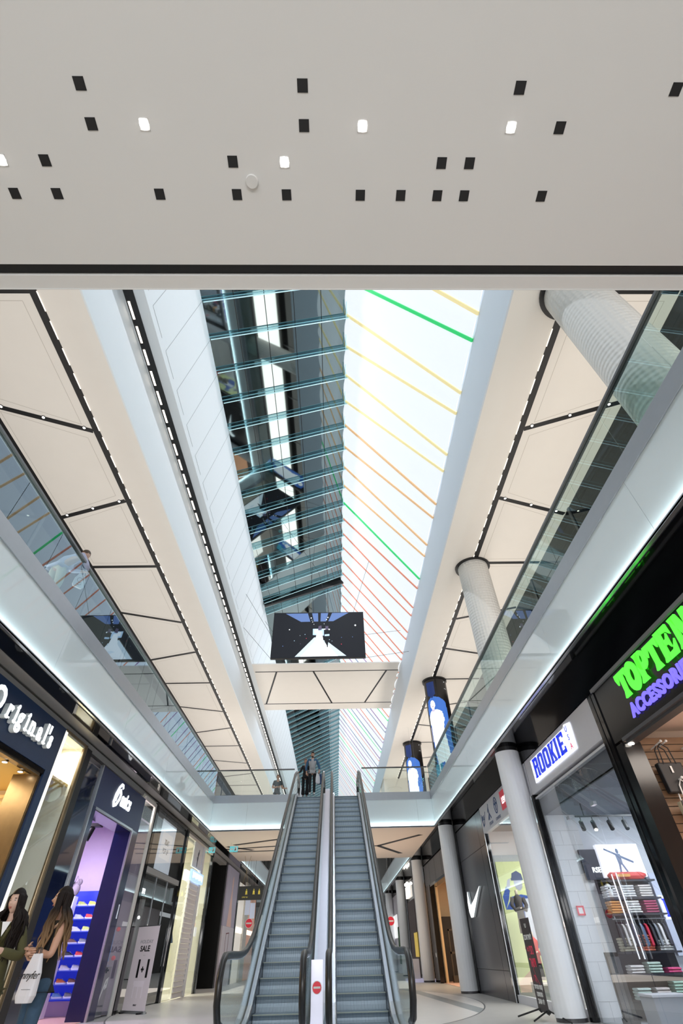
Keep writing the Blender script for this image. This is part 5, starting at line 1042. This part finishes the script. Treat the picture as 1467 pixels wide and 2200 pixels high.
# ------------------------------------------------------------------ hanging signs
def exit_sign(x, y, z, lab, w=.38):
    t = thing('exit_sign', lab, 'sign', (x, y, z), 'green exit signs'); MB().box(x, x+w, y, y+.03, z, z+.22).build('case', mat('exit_teal', (.05, .40, .42), emit=.6, ecol=(.18, .58, .66)), t)
    art('running_figure', FB(x, y-.001, z), [(rect(.22*w/.38, .04, .34*w/.38, .19), M_white), (oval(.26*w/.38, .16, .012, .014), mat('exit_dark', (.0, .15, .14))), ([(.23*w/.38, .05), (.27*w/.38, .14), (.30*w/.38, .12), (.28*w/.38, .05)], mat('exit_dark')), ([(.03, .10), (.09, .16), (.09, .125), (.18*w/.38, .125), (.18*w/.38, .085), (.09, .085), (.09, .05)], M_white)], t)
    for u in (.05, w-.05): MB().cyl((x+u, y+.015, z+.22), (x+u, y+.015, SOF if z < 5.2 else CZ), .004, n=5).build('hanger', M_steel, t)
exit_sign(-4.99, 27, 4.69, 'green exit sign hanging under the bridge, left of the escalators'); exit_sign(-6.02, 27.2, 4.70, 'small green exit sign tight against the beige shop corner', .30)
exit_sign(4.55, 30, 6.9, 'tiny green exit sign on the upper level beside the farther screen column', .26)
t = thing('direction_sign', 'black hanging sign with yellow toilet symbols and Hebrew letters', 'sign', (-4.4, 31, 3.22)); MB().box(-5.02, -3.75, 31, 31.04, 3.2, 3.76).build('board', mat('board_black', (.012, .012, .01), .4), t)
yl = mat('sign_yellow', (.65, .55, .08), emit=.3); fr = FB(-5.02, 30.998, 3.2); A = []
for x in (.42, .80, 1.08): A += [(oval(x, .42, .022, .026, 10), yl), ([(x-.05, .22), (x-.012, .22), (x, .30), (x+.012, .22), (x+.05, .22), (x+.04, .38), (x-.04, .38)], yl)]
art('symbols', fr, A, t); text('\u05dd\u05d9\u05ea\u05d5\u05e8\u05d9\u05e9', FB(-4.66, 30.995, 3.29), .09, yl, t, 'lettering', .001, 0)
for x0, x1 in ((-4.95, -4.55), (-4.62, -4.86)): MB().cyl((x1, 31.02, 3.76), (x0+.1, 31.02, SOF), .008, n=6).build('hanger', mat('brass', (.45, .35, .15), .3, metal=.8), t)
# ------------------------------------------------------------------ people
def skin_mesh(pts, edges, root, sub=2):
    """pts {name: (x,y,z,rx,ry)}; returns verts, faces of a skinned skeleton"""
    names = list(pts); me = bpy.data.meshes.new('sk'); bm = bmesh.new(); sl = bm.verts.layers.skin.verify(); vs = {}
    for n in names:
        p = pts[n]; v = bm.verts.new(p[:3]); v[sl].radius = (p[3], p[4] if len(p) > 4 else p[3]); v[sl].use_root = (n == root); vs[n] = v
    for a, c in edges: bm.edges.new((vs[a], vs[c]))
    bm.to_mesh(me); bm.free(); o = bpy.data.objects.new('sk', me); COL.objects.link(o)
    m = o.modifiers.new('s', 'SKIN'); m.use_smooth_shade = True; u = o.modifiers.new('u', 'SUBSURF'); u.levels = sub; u.render_levels = sub
    dg = bpy.context.evaluated_depsgraph_get(); e = bpy.data.meshes.new_from_object(o.evaluated_get(dg))
    r = ([tuple(v.co) for v in e.vertices], [tuple(p.vertices) for p in e.polygons]); bpy.data.objects.remove(o); bpy.data.meshes.remove(e); bpy.data.meshes.remove(me)
    return r
def V3(p): return Vector(p[:3])
def head(b, c, s, skin, yaw=0, nod=0, lips=None, brow=None, beard=None):
    """head centred at c, face towards +Y turned by yaw/nod"""
    R = Matrix.Rotation(yaw, 4, 'Z') @ Matrix.Rotation(nod, 4, 'X'); n, m = 36, 26; vs, fs = [], []; c = Vector(c)
    g = lambda x, y, sx, sy: math.exp(-(x/sx)**2-(y/sy)**2)
    for i in range(m+1):
        t = PI*i/m
        for k in range(n):
            a = 2*PI*k/n; x, y, z = .073*math.sin(t)*math.sin(a), .092*math.sin(t)*math.cos(a), .115*math.cos(t)
            if z < 0: f = 1-.30*(z/.115)**2; x *= f; y *= (1-.10*(z/.115)**2) if y > 0 else (1-.35*(z/.115)**2)
            if y > .02:
                y += .026*g(x, z+.018, .011, .016)+.012*g(x, z+.002, .008, .03)        # nose
                y -= .010*g(abs(x)-.030, z-.012, .016, .012)                            # eye sockets
                y += .006*g(x, z-.035, .05, .018)                                        # brow
                y += .008*g(x, z+.055, .022, .010)+.010*g(x, z+.092, .020, .016)         # lips, chin
                y += .005*g(abs(x)-.036, z+.025, .018, .02)
            vs.append(c+(R @ Vector((x, y, z)))*s)
    for i in range(m):
        for k in range(n): fs.append((i*n+k, (i+1)*n+k, (i+1)*n+(k+1) % n, i*n+(k+1) % n))
    b.mat(skin).mesh(vs, fs)
    P = lambda x, y, z: c+(R @ Vector((x, y, z)))*s
    def el(x, y, z, rx, ry, rz_, mm):
        vv, ff = [], []
        for i in range(1, 6):
            t = PI*i/6
            for k in range(10): vv.append(P(x+rx*math.sin(t)*math.cos(2*PI*k/10), y+ry*math.sin(t)*math.sin(2*PI*k/10), z+rz_*math.cos(t)))
        for i in range(4):
            for k in range(10): ff.append((i*10+k, (i+1)*10+k, (i+1)*10+(k+1) % 10, i*10+(k+1) % 10))
        b.mat(mm).mesh(vv, ff)
    wh = mat('eye_white', (.7, .68, .66), .3); dk = mat('eye_dark', (.03, .02, .015), .3); lp = lips or mat('lips_rose', (.45, .14, .12), .5)
    for sx in (-1, 1):
        el(.030*sx, .074, .010, .014, .008, .0065, wh); el(.030*sx, .0805, .010, .006, .003, .006, dk)
        el(.031*sx, .083, .029, .018, .005, .0035, brow or dk); el(.074*sx, -.005, -.005, .008, .018, .028, skin)
    el(0, .086, -.052, .021, .009, .0045, lp); el(0, .086, -.061, .018, .009, .0055, lp)
    if beard: 
        el(0, .050, -.085, .050, .040, .034, beard); 
    return P
def hand(b, w, d, nrm, skin, s=1, curl=.5):
    """palm leaves the wrist w along d; nrm is the palm normal the fingers curl towards"""
    w, d, nrm = Vector(w), Vector(d).normalized(), Vector(nrm).normalized(); nrm = (nrm-d*nrm.dot(d)).normalized(); sd = d.cross(nrm)
    b.mat(skin).tube([w-d*.02*s, w+d*.03*s, w+d*.07*s, w+d*.088*s], [.024*s, .036*s, .040*s, .034*s], 10, .48)
    for i, (o, L) in enumerate(((-.030, .072), (-.010, .082), (.010, .076), (.029, .060))):
        p = w+d*.080*s+sd*o*s; pts = [p]; a = .15
        for q, l in enumerate((.45, .32, .23)):
            a += curl*(.6, .9, .7)[q]; p = p+(d*math.cos(a)+nrm*math.sin(a))*L*l*s; pts.append(p)
        b.tube(pts, [.0095*s, .0088*s, .008*s, .0062*s], 7)
    p = w+d*.028*s-sd*.030*s; b.tube([p, p-sd*.024*s+d*.022*s+nrm*.012*s, p-sd*.030*s+d*.050*s+nrm*.030*s, p-sd*.024*s+d*.066*s+nrm*.040*s], [.013*s, .011*s, .010*s, .007*s], 7)
BASE = dict(pel=(0, 0, .95, .125, .10), sp=(0, 0, 1.10, .115, .085), ch=(0, .0, 1.28, .13, .095), nk=(0, -.01, 1.43, .055, .05), hd=(0, .005, 1.52, .045),
            shR=(.165, -.01, 1.38, .055), elR=(.21, -.03, 1.10, .040), wrR=(.20, .06, .87, .026), shL=(-.165, -.01, 1.38, .055), elL=(-.21, -.03, 1.10, .040), wrL=(-.20, .06, .87, .026),
            hpR=(.09, 0, .87, .088), knR=(.095, .01, .49, .055), anR=(.09, -.02, .09, .036), toR=(.10, .11, .035, .030), hpL=(-.09, 0, .87, .088), knL=(-.095, .01, .49, .055), anL=(-.09, -.02, .09, .036), toL=(-.10, .11, .035, .030))
EB = [('pel', 'sp'), ('sp', 'ch'), ('ch', 'nk'), ('nk', 'hd')]+[(a+s_, c+s_) for s_ in 'RL' for a, c in (('sh', 'el'), ('el', 'wr'), ('hp', 'kn'), ('kn', 'an'), ('an', 'to'))]+[('ch', 'shR'), ('ch', 'shL'), ('pel', 'hpR'), ('pel', 'hpL')]
def grow(P, names, add, mul=1):
    return {n: (P[n][0], P[n][1], P[n][2], P[n][3]*mul+add, (P[n][4] if len(P[n]) > 4 else P[n][3])*mul+add) for n in names}
def person(label, loc, face, H, skin, top, legs, shoe_m, hair_m, hair='short', sleeves='long', pose=None, group=None, curl=.5, handdir=None, yaw=0, nod=0, fem=False, hem=.90, beard=None, slim=1.0, flare=0):
    rz = math.atan2(-face[0], face[1]); t = thing('person', label, 'person', loc, group, rz); s = H/1.70
    P = dict(BASE)
    if fem:
        P.update(sp=(0, 0, 1.10, .095, .08), ch=(0, .01, 1.27, .115, .095), shR=(.145, -.01, 1.375, .046), shL=(-.145, -.01, 1.375, .046), nk=(0, -.01, 1.43, .045, .042), pel=(0, 0, .95, .13, .11))
    if pose: P.update(pose)
    P = {k: (v[0]*s, v[1]*s, v[2]*s)+tuple(r*s*slim for r in v[3:]) for k, v in P.items()}
    b = MB(); b.mat(skin); v, f = skin_mesh(P, EB, 'pel'); b.mesh(v, f)
    hc = V3(P['hd'])+Vector((0, .012*s, .075*s)); R = head(b, hc, s, skin, yaw, nod, brow=hair_m, beard=beard)
    hd_ = handdir or {}
    for sd in 'RL':
        w = V3(P['wr'+sd]); e = V3(P['el'+sd]); d = (w-e).normalized(); dd, nn = hd_.get(sd, (d, Vector((-1 if sd == 'R' else 1, .2, 0)))); hand(b, w, dd, nn, skin, s*(.92 if fem else 1), curl)
    b.build('body', None, t, local=True, smooth=True)
    # trousers
    names = ['pel', 'hpR', 'knR', 'anR', 'hpL', 'knL', 'anL']; G = grow(P, names, .010*s); x = G['pel']; G['pel'] = (x[0], x[1], x[2]-.03*s, .108*s, .092*s)
    for sd in 'RL': x = G['an'+sd]; G['an'+sd] = (x[0], x[1], x[2]+.015*s, x[3]+.012*s+flare, x[4]+.012*s+flare)
    v, f = skin_mesh(G, [e for e in EB if e[0] in names and e[1] in names], 'pel'); MB().mesh(v, f).build('trousers', legs, t, local=True, smooth=True)
    # top
    names = ['pel', 'sp', 'ch', 'shR', 'shL']+(['elR', 'elL'] if sleeves != 'none' else [])+(['wrR', 'wrL'] if sleeves == 'long' else [])
    G = grow(P, names, .016*s); x = G['pel']; G['pel'] = (x[0], x[1], x[2], x[3]+.006, x[4]+.006); G['he'] = (x[0], x[1], (hem-.04)*s, x[3]+.045, x[4]+.015)
    x = P['nk']; G['cl'] = (x[0], x[1], x[2]-.045*s, .062*s, .058*s)
    if sleeves == 'short':
        for sd in 'RL': a, c = V3(P['sh'+sd]), V3(P['el'+sd]); q = a.lerp(c, .75); G['el'+sd] = (*q, .052*s, .052*s)
    if sleeves == 'long':
        for sd in 'RL': a, c = V3(P['wr'+sd]), V3(P['el'+sd]); q = a.lerp(c, .12); G['wr'+sd] = (*q, .036*s, .036*s)
    ed = [e for e in EB if e[0] in names and e[1] in names]+[('ch', 'cl'), ('pel', 'he')]
    v, f = skin_mesh(G, ed, 'pel'); MB().mesh(v, f).build('top', top, t, local=True, smooth=True)
    # shoes
    for sd in 'RL':
        a, c = V3(P['an'+sd]), V3(P['to'+sd]); MB().tube([a+Vector((0, -.05*s, -.045*s)), a+Vector((0, -.01, -.035*s)), a.lerp(c, .6)+Vector((0, 0, .0)), c, c+Vector((0, .045*s, -.005))], [.032*s, .044*s, .042*s, .038*s, .020*s], 12, .85).build('shoe', shoe_m, t, local=True, smooth=True)
    # hair
    Rm = Matrix.Rotation(yaw, 4, 'Z') @ Matrix.Rotation(nod, 4, 'X'); b = MB(); n, m = 30, 18; vs, fs, keep = [], [], []
    thick = 1.10 if hair == 'long' else 1.07
    for i in range(m+1):
        tt = PI*i/m
        for k in range(n):
            a = 2*PI*k/n; vx, vy, vz = math.sin(tt)*math.sin(a), math.sin(tt)*math.cos(a), math.cos(tt); low = 1 if vz > 0 else 1-.22*vz*vz
            vs.append(hc+(Rm @ Vector((.076*vx*thick*low, (.094*vy-.004)*thick*low, .116*vz*thick+.003)))*s)
            front = vy > (.30 if hair == 'long' else .35)
            keep.append((vz > (.50 if front else (-.55 if hair == 'long' else (-.35 if vy < -.1 else .12)))))
    for i in range(m):
        for k in range(n):
            q = (i*n+k, (i+1)*n+k, (i+1)*n+(k+1) % n, i*n+(k+1) % n)
            if all(keep[j] for j in q): fs.append(q)
    b.mesh(vs, fs)
    if hair == 'long':
        rr = random.Random(int(abs(loc[0])*100)); shz = P['shR'][2]
        for i in range(64):
            ang = rr.uniform(1.0, 2*PI-1.0) if i % 3 else rr.choice((rr.uniform(.92, 1.4), rr.uniform(-1.4, -.92)))
            p0 = hc+(Rm @ Vector((.02*math.sin(ang), .02*math.cos(ang), .118)))*s; p1 = hc+(Rm @ Vector((.082*math.sin(ang), .098*math.cos(ang), .04)))*s; p2 = hc+(Rm @ Vector((.086*math.sin(ang), .095*math.cos(ang)*(.8 if math.cos(ang) > 0 else 1), -.07)))*s
            L = rr.uniform(.26, .48)*s; fr_ = math.cos(ang) > -.1; out = 1.35 if not fr_ else 1.15; pts = [p0, p1, p2]; c_ = V3(P['ch'])
            for q in range(1, 8):
                u = q/7; z = p2.z-L*u; wv_ = .012*math.sin(u*9+i); base = Vector((math.sin(ang+(yaw if 0 else 0)), math.cos(ang), 0)); base.rotate(Matrix.Rotation(yaw, 3, 'Z'))
                rad = (.088+.055*min(1, u*2.2)*(1 if not fr_ else .9))*s; y_ = base.y*rad+(.045*s*u if base.y > 0 else -.03*s*u); pts.append(Vector((hc.x*(1-u)+c_.x*u+base.x*rad*out+wv_, hc.y*(1-u)+c_.y*u+y_+wv_, z)))
            b.tube(pts, [.010*s, .016*s, .018*s, .017*s, .016*s, .015*s, .014*s, .012*s, .009*s, .004*s][:len(pts)], 6)
    b.build('hair', hair_m, t, local=True, smooth=True)
    return t
SK1 = mat('skin_fair', (.62, .40, .31), .5, noise=.05); SK2 = mat('skin_tan', (.52, .29, .20), .5, noise=.05)
H_dark = mat('hair_dark_brown', (.010, .006, .005), .6, spec=.2, noise=.4, scale=30); H_red = mat('hair_auburn', (.20, .07, .03), .6, noise=.3)
hb = mat('hair_ombre', (.05, .028, .016), .6, spec=.2); nt = hb.node_tree; tcn = nt.nodes.new('ShaderNodeTexCoord'); sx_ = nt.nodes.new('ShaderNodeSeparateXYZ'); mr = nt.nodes.new('ShaderNodeMapRange'); mx_ = nt.nodes.new('ShaderNodeMix'); mx_.data_type = 'RGBA'
mr.inputs[1].default_value = 1.50; mr.inputs[2].default_value = 1.15; mx_.inputs[6].default_value = (.012, .007, .006, 1); mx_.inputs[7].default_value = (.27, .16, .08, 1)
nt.links.new(tcn.outputs['Object'], sx_.inputs[0]); nt.links.new(sx_.outputs[2], mr.inputs[0]); nt.links.new(mr.outputs[0], mx_.inputs[0]); nt.links.new(mx_.outputs[2], nt.nodes['Principled BSDF'].inputs['Base Color'])
olive = mat('olive_cloth', (.085, .078, .030), .9, noise=.25, scale=10); denim = mat('blue_denim', (.035, .075, .13), .85, noise=.25, scale=25); blackc = mat('black_cloth', (.012, .011, .012), .9, noise=.3)
khaki = mat('khaki_cloth', (.52, .50, .40), .9, noise=.08, scale=10); shirtb = mat('lavender_shirt', (.42, .44, .58), .85, noise=.08, scale=10); greyt = mat('grey_marl', (.38, .37, .38), .9, noise=.15, scale=30); dkt = mat('dark_grey_polo', (.045, .055, .06), .9, noise=.15)
bluej = mat('blue_denim_jacket', (.035, .10, .19), .85, noise=.25, scale=20); shoeb = mat('shoe_black', (.02, .02, .02), .5); shoew = mat('shoe_white', (.75, .75, .76), .5)
w1 = person('young woman with long straight dark hair and olive green jacket, holding a phone', (-3.82, 7.30, 0), (.16, -.98), 1.69, SK1, olive, olive, shoeb, H_dark, 'long', 'long', fem=True, yaw=-.30, nod=-.05, curl=.9,
            pose=dict(elR=(.25, .02, 1.10, .046), wrR=(.06, .26, 1.17, .028), elL=(-.25, .02, 1.10, .046), wrL=(-.05, .26, 1.17, .028)),
            handdir={'R': (Vector((-.6, .6, .25)), Vector((-.6, -.3, .6))), 'L': (Vector((.6, .6, .25)), Vector((.6, -.3, .6)))})
b = MB(); b.mat(olive); s_ = .995
b.tube([(-.10, .075, 1.42), (-.05, .115, 1.33), (-.02, .125, 1.22)], [.012, .02, .008], 8); b.tube([(.10, .075, 1.42), (.05, .115, 1.33), (.02, .125, 1.22)], [.012, .02, .008], 8); b.build('collar', olive, w1, local=True, smooth=True)
MB().poly([(-.045, .108, 1.40), (.045, .108, 1.40), (.0, .128, 1.27)]).build('white_collar', M_white, w1, local=True)
MB().box(-.02, .04, -.02, .02, 0, .008).build('tmp')
bpy.data.objects.remove(bpy.data.objects['tmp'])
ph = thing('phone', 'phone held in both hands by the woman in the olive jacket', 'phone', (-3.79, 7.0, 1.24)); MB(Matrix.Rotation(.6, 4, 'X')).box(-.07, .07, -.004, .004, -.036, .036).build('body', mat('phone_amber', (.35, .20, .05), .3), ph, local=True, bevel=.004)
w2 = person('young woman in black top and jeans, arms crossed, long wavy light-tipped hair', (-3.27, 7.32, 0), (-.70, -.71), 1.70, SK2, blackc, denim, shoew, hb, 'long', 'none', fem=True, yaw=-.50, nod=.05, curl=.7, hem=.86,
            pose=dict(elR=(.23, .06, 1.10, .042), wrR=(-.03, .24, 1.12, .027), elL=(-.23, .06, 1.10, .042), wrL=(.05, .21, 1.16, .027)), handdir={'R': (Vector((-1, -.05, .05)), Vector((0, -1, 0))), 'L': (Vector((1, -.1, .1)), Vector((0, -1, -.1)))})
M_bagw = mat('white_carrier', (.72, .70, .74), .7, noise=.04)
def carrier(label, loc, w, h, d, m, rz, txt=None, col=None, handles=.12):
    t = thing('shopping_bag', label, 'bag', loc, None, rz); b = MB()
    prof = [(0, -h, .75, .9), (0, -h*.86, .98, 1), (0, -h*.4, .92, .8), (0, -h*.12, .62, .55), (0, 0, .55, .25)]; vs, fs = [], []; n = 14
    for _, z, kx, ky in prof:
        for k in range(n): a = 2*PI*k/n; vs.append((w/2*kx*math.copysign(abs(math.cos(a))**.5, math.cos(a)), d/2*ky*math.copysign(abs(math.sin(a))**.5, math.sin(a)), z))
    for i in range(len(prof)-1):
        for k in range(n): fs.append((i*n+k, i*n+(k+1) % n, (i+1)*n+(k+1) % n, (i+1)*n+k))
    fs += [tuple(range(n))[::-1], tuple(range(len(vs)-n, len(vs)))]; b.mesh(vs, fs); b.build('body', m, t, local=True, smooth=False, bevel=.006)
    b = MB()
    for y in (-.01, .01): b.tube([(-w*.16, y, -.02), (-w*.08, y, handles*.9), (w*.08, y, handles*.9), (w*.16, y, -.02)], .005, 5)
    b.build('handle', col or m, t, local=True)
    if txt: text(txt, frame((0, -d/2*.95-.006, -h*.52), (1, 0, 0), (0, 0, 1)), .085, M_black, t, 'lettering', .001, 0, shear=.35, local=True); text('-------', frame((.03, -d/2*1.0-.006, -h*.76), (1, 0, 0), (0, 0, 1)), .05, mat('sign_grey'), t, 'small_print', .001, 0, local=True)
    return t
carrier('white carrier bag with black script hanging from the crossed arms', (-3.20, 6.93, 1.12), .21, .37, .11, M_bagw, -.30, 'jennyfer', M_black, .05)
man = person('tall man in a blue denim jacket and grey shirt at the escalator top', (-1.02, 23.9, 6.275), (.05, -1), 1.80, SK2, greyt, blackc, shoew, H_dark, 'short', 'none', nod=-.35, yaw=.3, beard=H_dark,
             pose=dict(elR=(.27, -.04, 1.10, .042), wrR=(.25, .02, .86, .027), elL=(-.30, .02, 1.10, .042), wrL=(-.30, .12, .90, .027)))
s_ = 1.80/1.70; jk = MB(); P_ = dict(a=(0, -.03, .92, .16, .08), sp=(0, -.035, 1.10, .145, .075), ch=(0, -.03, 1.30, .15, .09), shR=(.17, -.01, 1.39, .072), elR=(.275, -.04, 1.10, .058), wrR=(.26, .01, .92, .045), shL=(-.17, -.01, 1.39, .072), elL=(-.305, .02, 1.10, .058), wrL=(-.30, .10, .95, .045))
v, f = skin_mesh({k: tuple(x*s_ for x in q) for k, q in P_.items()}, [('a', 'sp'), ('sp', 'ch'), ('ch', 'shR'), ('ch', 'shL'), ('shR', 'elR'), ('elR', 'wrR'), ('shL', 'elL'), ('elL', 'wrL')], 'a'); jk.mesh(v, f); jk.build('jacket', bluej, man, local=True, smooth=True)
b = MB(); b.tube([(.0, .085, .95*s_), (.0, .10, 1.1*s_), (0, .115, 1.28*s_), (0, .07, 1.40*s_)], [.085, .088, .075, .05], 14, .45); b.build('shirt_front', greyt, man, local=True, smooth=True)
carrier('white carrier bag in the hand of the man in the denim jacket', (-.76, 23.82, 7.14), .22, .42, .10, M_bagw, .3); carrier('dark blue carrier bag behind the white one at the escalator top', (-.66, 23.95, 7.14), .24, .42, .10, mat('navy_carrier', (.03, .07, .18), .6), -.3)
person('woman in black with auburn hair, one hand on the escalator rail', (-1.36, 24.35, 6.275), (.1, -1), 1.62, SK2, blackc, blackc, shoeb, H_red, 'short', 'long', fem=True, nod=-.25, flare=.05, pose=dict(elR=(.22, .0, 1.10, .04), wrR=(.14, .15, .98, .026), elL=(-.24, .05, 1.10, .042), wrL=(-.33, .12, 1.05, .027))) if False else person('woman in black with auburn hair, one hand on the escalator rail', (-1.36, 24.35, 6.275), (.1, -1), 1.62, SK2, blackc, blackc, shoeb, H_red, 'short', 'long', fem=True, nod=-.25, flare=.05, pose=dict(elR=(.25, .05, 1.12, .042), wrR=(.36, .14, 1.06, .027), elL=(-.22, .0, 1.10, .04), wrL=(-.14, .15, .98, .026)))
person('balding man in a dark grey polo shirt standing behind the end balustrade', (-2.95, 27.2, 6.255), (.25, -.97), 1.72, SK2, dkt, mat('charcoal_trousers', (.03, .03, .045), .9), shoeb, mat('hair_cropped', (.10, .06, .045), .8), 'short', 'short', slim=1.08,
       pose=dict(elR=(.25, .0, 1.10, .046), wrR=(.02, .24, 1.10, .03), elL=(-.25, .05, 1.10, .046), wrL=(-.40, .25, 1.04, .03)))
gm_ = person('man in a lavender shirt and khaki trousers leaning on the left gallery rail', (-5.82, 8.02, F2), (.42, .90), 1.74, SK1, shirtb, khaki, shoeb, mat('hair_brown', (.05, .028, .012), .6, noise=.3), 'short', 'long', nod=-.45, slim=1.12,
       pose=dict(pel=(0, -.02, .95, .135, .12), sp=(0, .10, 1.10, .125, .10), ch=(0, .24, 1.24, .135, .10), nk=(0, .34, 1.36, .055), hd=(0, .40, 1.43, .045), shR=(.17, .26, 1.30, .06), elR=(.22, .40, 1.12, .045), wrR=(.06, .58, 1.14, .03), shL=(-.17, .26, 1.30, .06), elL=(-.24, .38, 1.12, .045), wrL=(-.04, .56, 1.14, .03), knR=(.11, .06, .49, .07), anR=(.12, -.02, .09, .04), toR=(.14, .11, .035, .03), knL=(-.10, .0, .49, .07), anL=(-.10, -.10, .09, .04), toL=(-.11, .03, .035, .03)))
gb = carrier('white tote bag with a round drawing, hung inside the left gallery glass', (-5.62, 8.56, 7.34), .26, .34, .06, M_bagw, .9, None, M_white, .12)
art_strokes('drawing', frame((0, -.036, -.17), (1, 0, 0), (0, 0, 1)), [stroke([(.07*math.cos(a), .06*math.sin(a)) for a in [.4+.5*k for k in range(11)]], .008), stroke([(-.05, -.10), (.0, -.12), (.05, -.08)], .010)], M_black, gb, .001, local=True)
